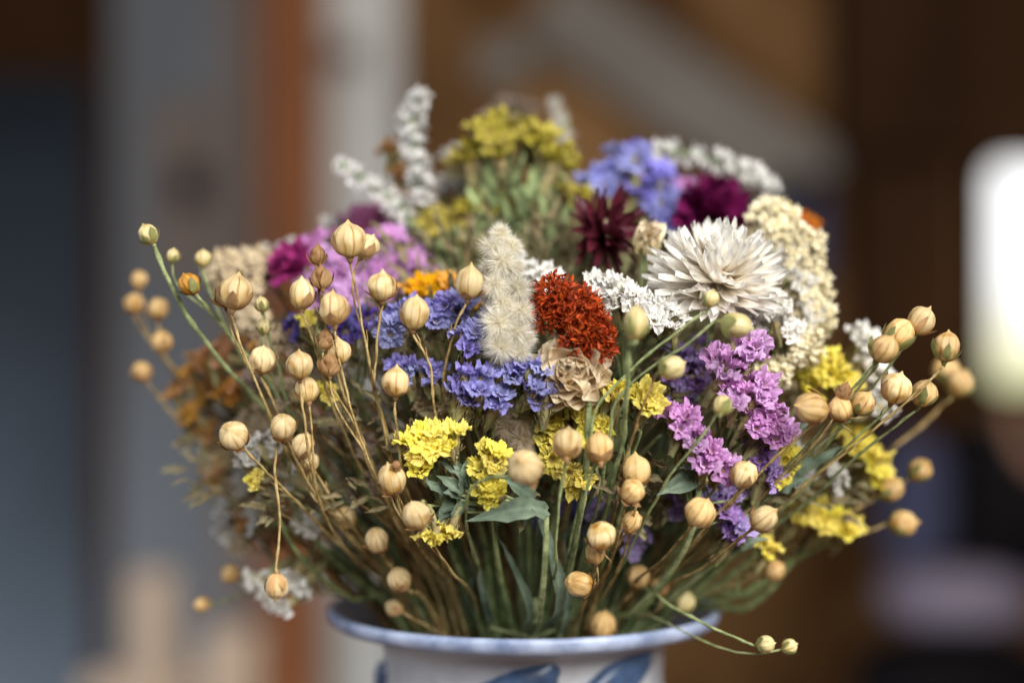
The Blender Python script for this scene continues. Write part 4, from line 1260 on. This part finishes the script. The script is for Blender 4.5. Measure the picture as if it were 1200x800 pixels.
# window
pane = bpy.data.materials.new('bright_pane')
pane.use_nodes = True
nt = pane.node_tree
nt.nodes.clear()
o_ = nt.nodes.new('ShaderNodeOutputMaterial')
em = nt.nodes.new('ShaderNodeEmission')
em.inputs['Strength'].default_value = 1.6
tc = nt.nodes.new('ShaderNodeTexCoord')
sp = nt.nodes.new('ShaderNodeSeparateXYZ')
rp = nt.nodes.new('ShaderNodeValToRGB')
e = rp.color_ramp.elements
e[0].position, e[0].color = 0.0, (0.45, 0.47, 0.25, 1)
e[1].position, e[1].color = 0.5, (1, 1, 1, 1)
k = e.new(0.18); k.color = (0.75, 0.73, 0.50, 1)
nt.links.new(tc.outputs['Generated'], sp.inputs[0])
nt.links.new(sp.outputs['Z'], rp.inputs[0])
nt.links.new(rp.outputs[0], em.inputs[0])
nt.links.new(em.outputs[0], o_.inputs[0])
b1, b2 = MB(), MB()
a, c = atm(1155, 192, 2.15), atm(1420, 456, 2.15)
n = 10
pts = []
r = 0.035
for cx, cz, a0 in ((a.x + r, c.z + r, PI), (c.x - r, c.z + r, 1.5 * PI), (c.x - r, a.z - r, 0), (a.x + r, a.z - r, .5 * PI)):
    for i in range(n + 1):
        t = a0 + i / n * PI / 2
        pts.append(V((cx + r * math.cos(t), 2.15, cz + r * math.sin(t))))
ids = [b1.vert(p) for p in pts]
b1.f.append(tuple(ids))
ctr = (a + c) / 2
rows = [[(p, 1) for p in pts], [(ctr + (p - ctr) * 1.0 + V((0, -0.03, 0)) + (p - ctr).normalized() * 0.004, 1) for p in pts], [(p + (p - ctr).normalized() * 0.03 + V((0, -0.03, 0)), 1) for p in pts], [(p + (p - ctr).normalized() * 0.03 + V((0, 0.02, 0)), 1) for p in pts]]
b2.grid(rows, closed=True)
w = thing('window', 'bright daylit window with rounded corners at the right edge', 'window', ctr)
for pn, m, mb in (('pane', pane, b1), ('window_frame', MATS['dark_wood'], b2)):
    mb.v = [p - ctr for p in mb.v]
    link(pn, mb.mesh(pn, m, False), w)


def blob(px, py, rx, ry, y, ty=0.08, p=3.0):
    mb = MB()
    c = atm(px, py, y)
    D = DF + y
    sx, sz = rx / F * D, ry / F * D
    rows = []
    for i in range(17):
        ph = PI * i / 16
        row = []
        for j in range(28):
            th = 2 * PI * j / 28
            u = V((math.sin(ph) * math.cos(th), math.sin(ph) * math.sin(th), math.cos(ph)))
            s = (abs(u.x) ** p + abs(u.y) ** p + abs(u.z) ** p) ** (-1 / p)
            row.append((c + V((u.x * s * sx, u.y * s * ty, u.z * s * sz)), 1))
        rows.append(row)
    mb.grid(rows, closed=True)
    return mb


item('armchair', 'dark armchair with a pale mauve seat pad, blurred at lower right', 'chair',
     [('backrest', 'black_leather', blob(1170, 590, 75, 100, 2.0)), ('side_cushion', 'blue_grey_cloth', blob(1068, 590, 38, 80, 1.95)), ('seat_pad', 'mauve_cloth', blob(1118, 700, 85, 34, 1.8)), ('seat_base', 'black_leather', blob(1120, 800, 120, 60, 1.9))])
b1 = MB()
q = [atm(1185, 470, 1.7), atm(1190, 500, 1.7), atm(1204, 530, 1.7), atm(1225, 550, 1.7)]
b1.tube(catmull(q, 5), 0.011, 10)
item('wooden_hook', 'pale brown curved wooden piece at the right edge below the window', 'chair arm', [('curve', 'skin_wood', b1)])
b1, b2, b3 = MB(), MB(), MB()
slab(b1, 150, 202, 672, 1000, 1.5, 0.04)
slab(b2, 236, 302, 740, 1000, 1.5, 0.04)
slab(b3, 95, 236, 792, 830, 1.53, 0.03)
item('pale_chair', 'pale wooden chair back posts, blurred at lower left', 'chair', [('post', 'pale_wood', b1), ('post', 'pale_wood', b2), ('rail', 'pale_wood', b3)], 0.008)

# ================================================================ light, world, camera
def area(name, loc, target, sx, sy, power, col):
    l = bpy.data.lights.new(name, 'AREA')
    l.shape = 'RECTANGLE'
    l.size, l.size_y = sx, sy
    l.energy = power
    l.color = col
    o = bpy.data.objects.new(name, l)
    COL.objects.link(o)
    o.location = loc
    o.rotation_euler = (V(target) - V(loc)).to_track_quat('-Z', 'Y').to_euler()
    return o


ctrb = (0.0, 0.04, 0.29)
area('window_light', (0.55, -1.0, 0.95), ctrb, 1.1, 0.8, 47, (1.0, 0.985, 0.96))
area('left_fill_light', (-1.1, -0.2, 0.55), ctrb, 1.0, 1.0, 10.0, (0.86, 0.92, 1.0))  # added cool fill, lifts the bouquet from the left
area('door_fill_light', (-0.95, 1.45, -0.62), (-0.62, 2.3, -0.12), 0.4, 0.3, 8.0, (0.80, 0.90, 1.0))  # added low lamp, gives the grey door a bluish lower half
area('recess_fill_light', (-1.3, 2.45, -0.70), (-1.25, 3.05, -0.22), 0.5, 0.2, 24.0, (0.84, 0.92, 1.0))  # added lamp near the floor, grades the recess wall brighter downwards
area('room_light', (0.2, 0.9, 1.7), (0.1, 2.3, 0.25), 1.2, 0.6, 6, (1.0, 0.95, 0.9))

wd = bpy.data.worlds.new('World')
scene.world = wd
wd.use_nodes = True
bg = wd.node_tree.nodes['Background']
bg.inputs['Color'].default_value = (0.9, 0.95, 1.0, 1)
bg.inputs['Strength'].default_value = 0.10

cam = bpy.data.cameras.new('Camera')
co = bpy.data.objects.new('Camera', cam)
COL.objects.link(co)
co.location = (0, -DF, ZC)
co.rotation_euler = (PI / 2, 0, 0)
cam.sensor_width = 36
cam.lens = 36 * F / 1200
cam.clip_start = 0.01
cam.clip_end = 60
cam.dof.use_dof = True
cam.dof.focus_distance = DF
cam.dof.aperture_fstop = 3.1
cam.dof.aperture_blades = 0
scene.camera = co
scene.view_settings.view_transform = 'Standard'
scene.view_settings.look = 'None'
scene.view_settings.exposure = 0
scene.cycles.use_denoising = True
try:
    scene.cycles.denoiser = 'OPENIMAGEDENOISE'
except Exception:
    pass
scene.cycles.max_bounces = 6
scene.cycles.diffuse_bounces = 4
scene.cycles.transmission_bounces = 4
scene.cycles.caustics_reflective = False
scene.cycles.caustics_refractive = False
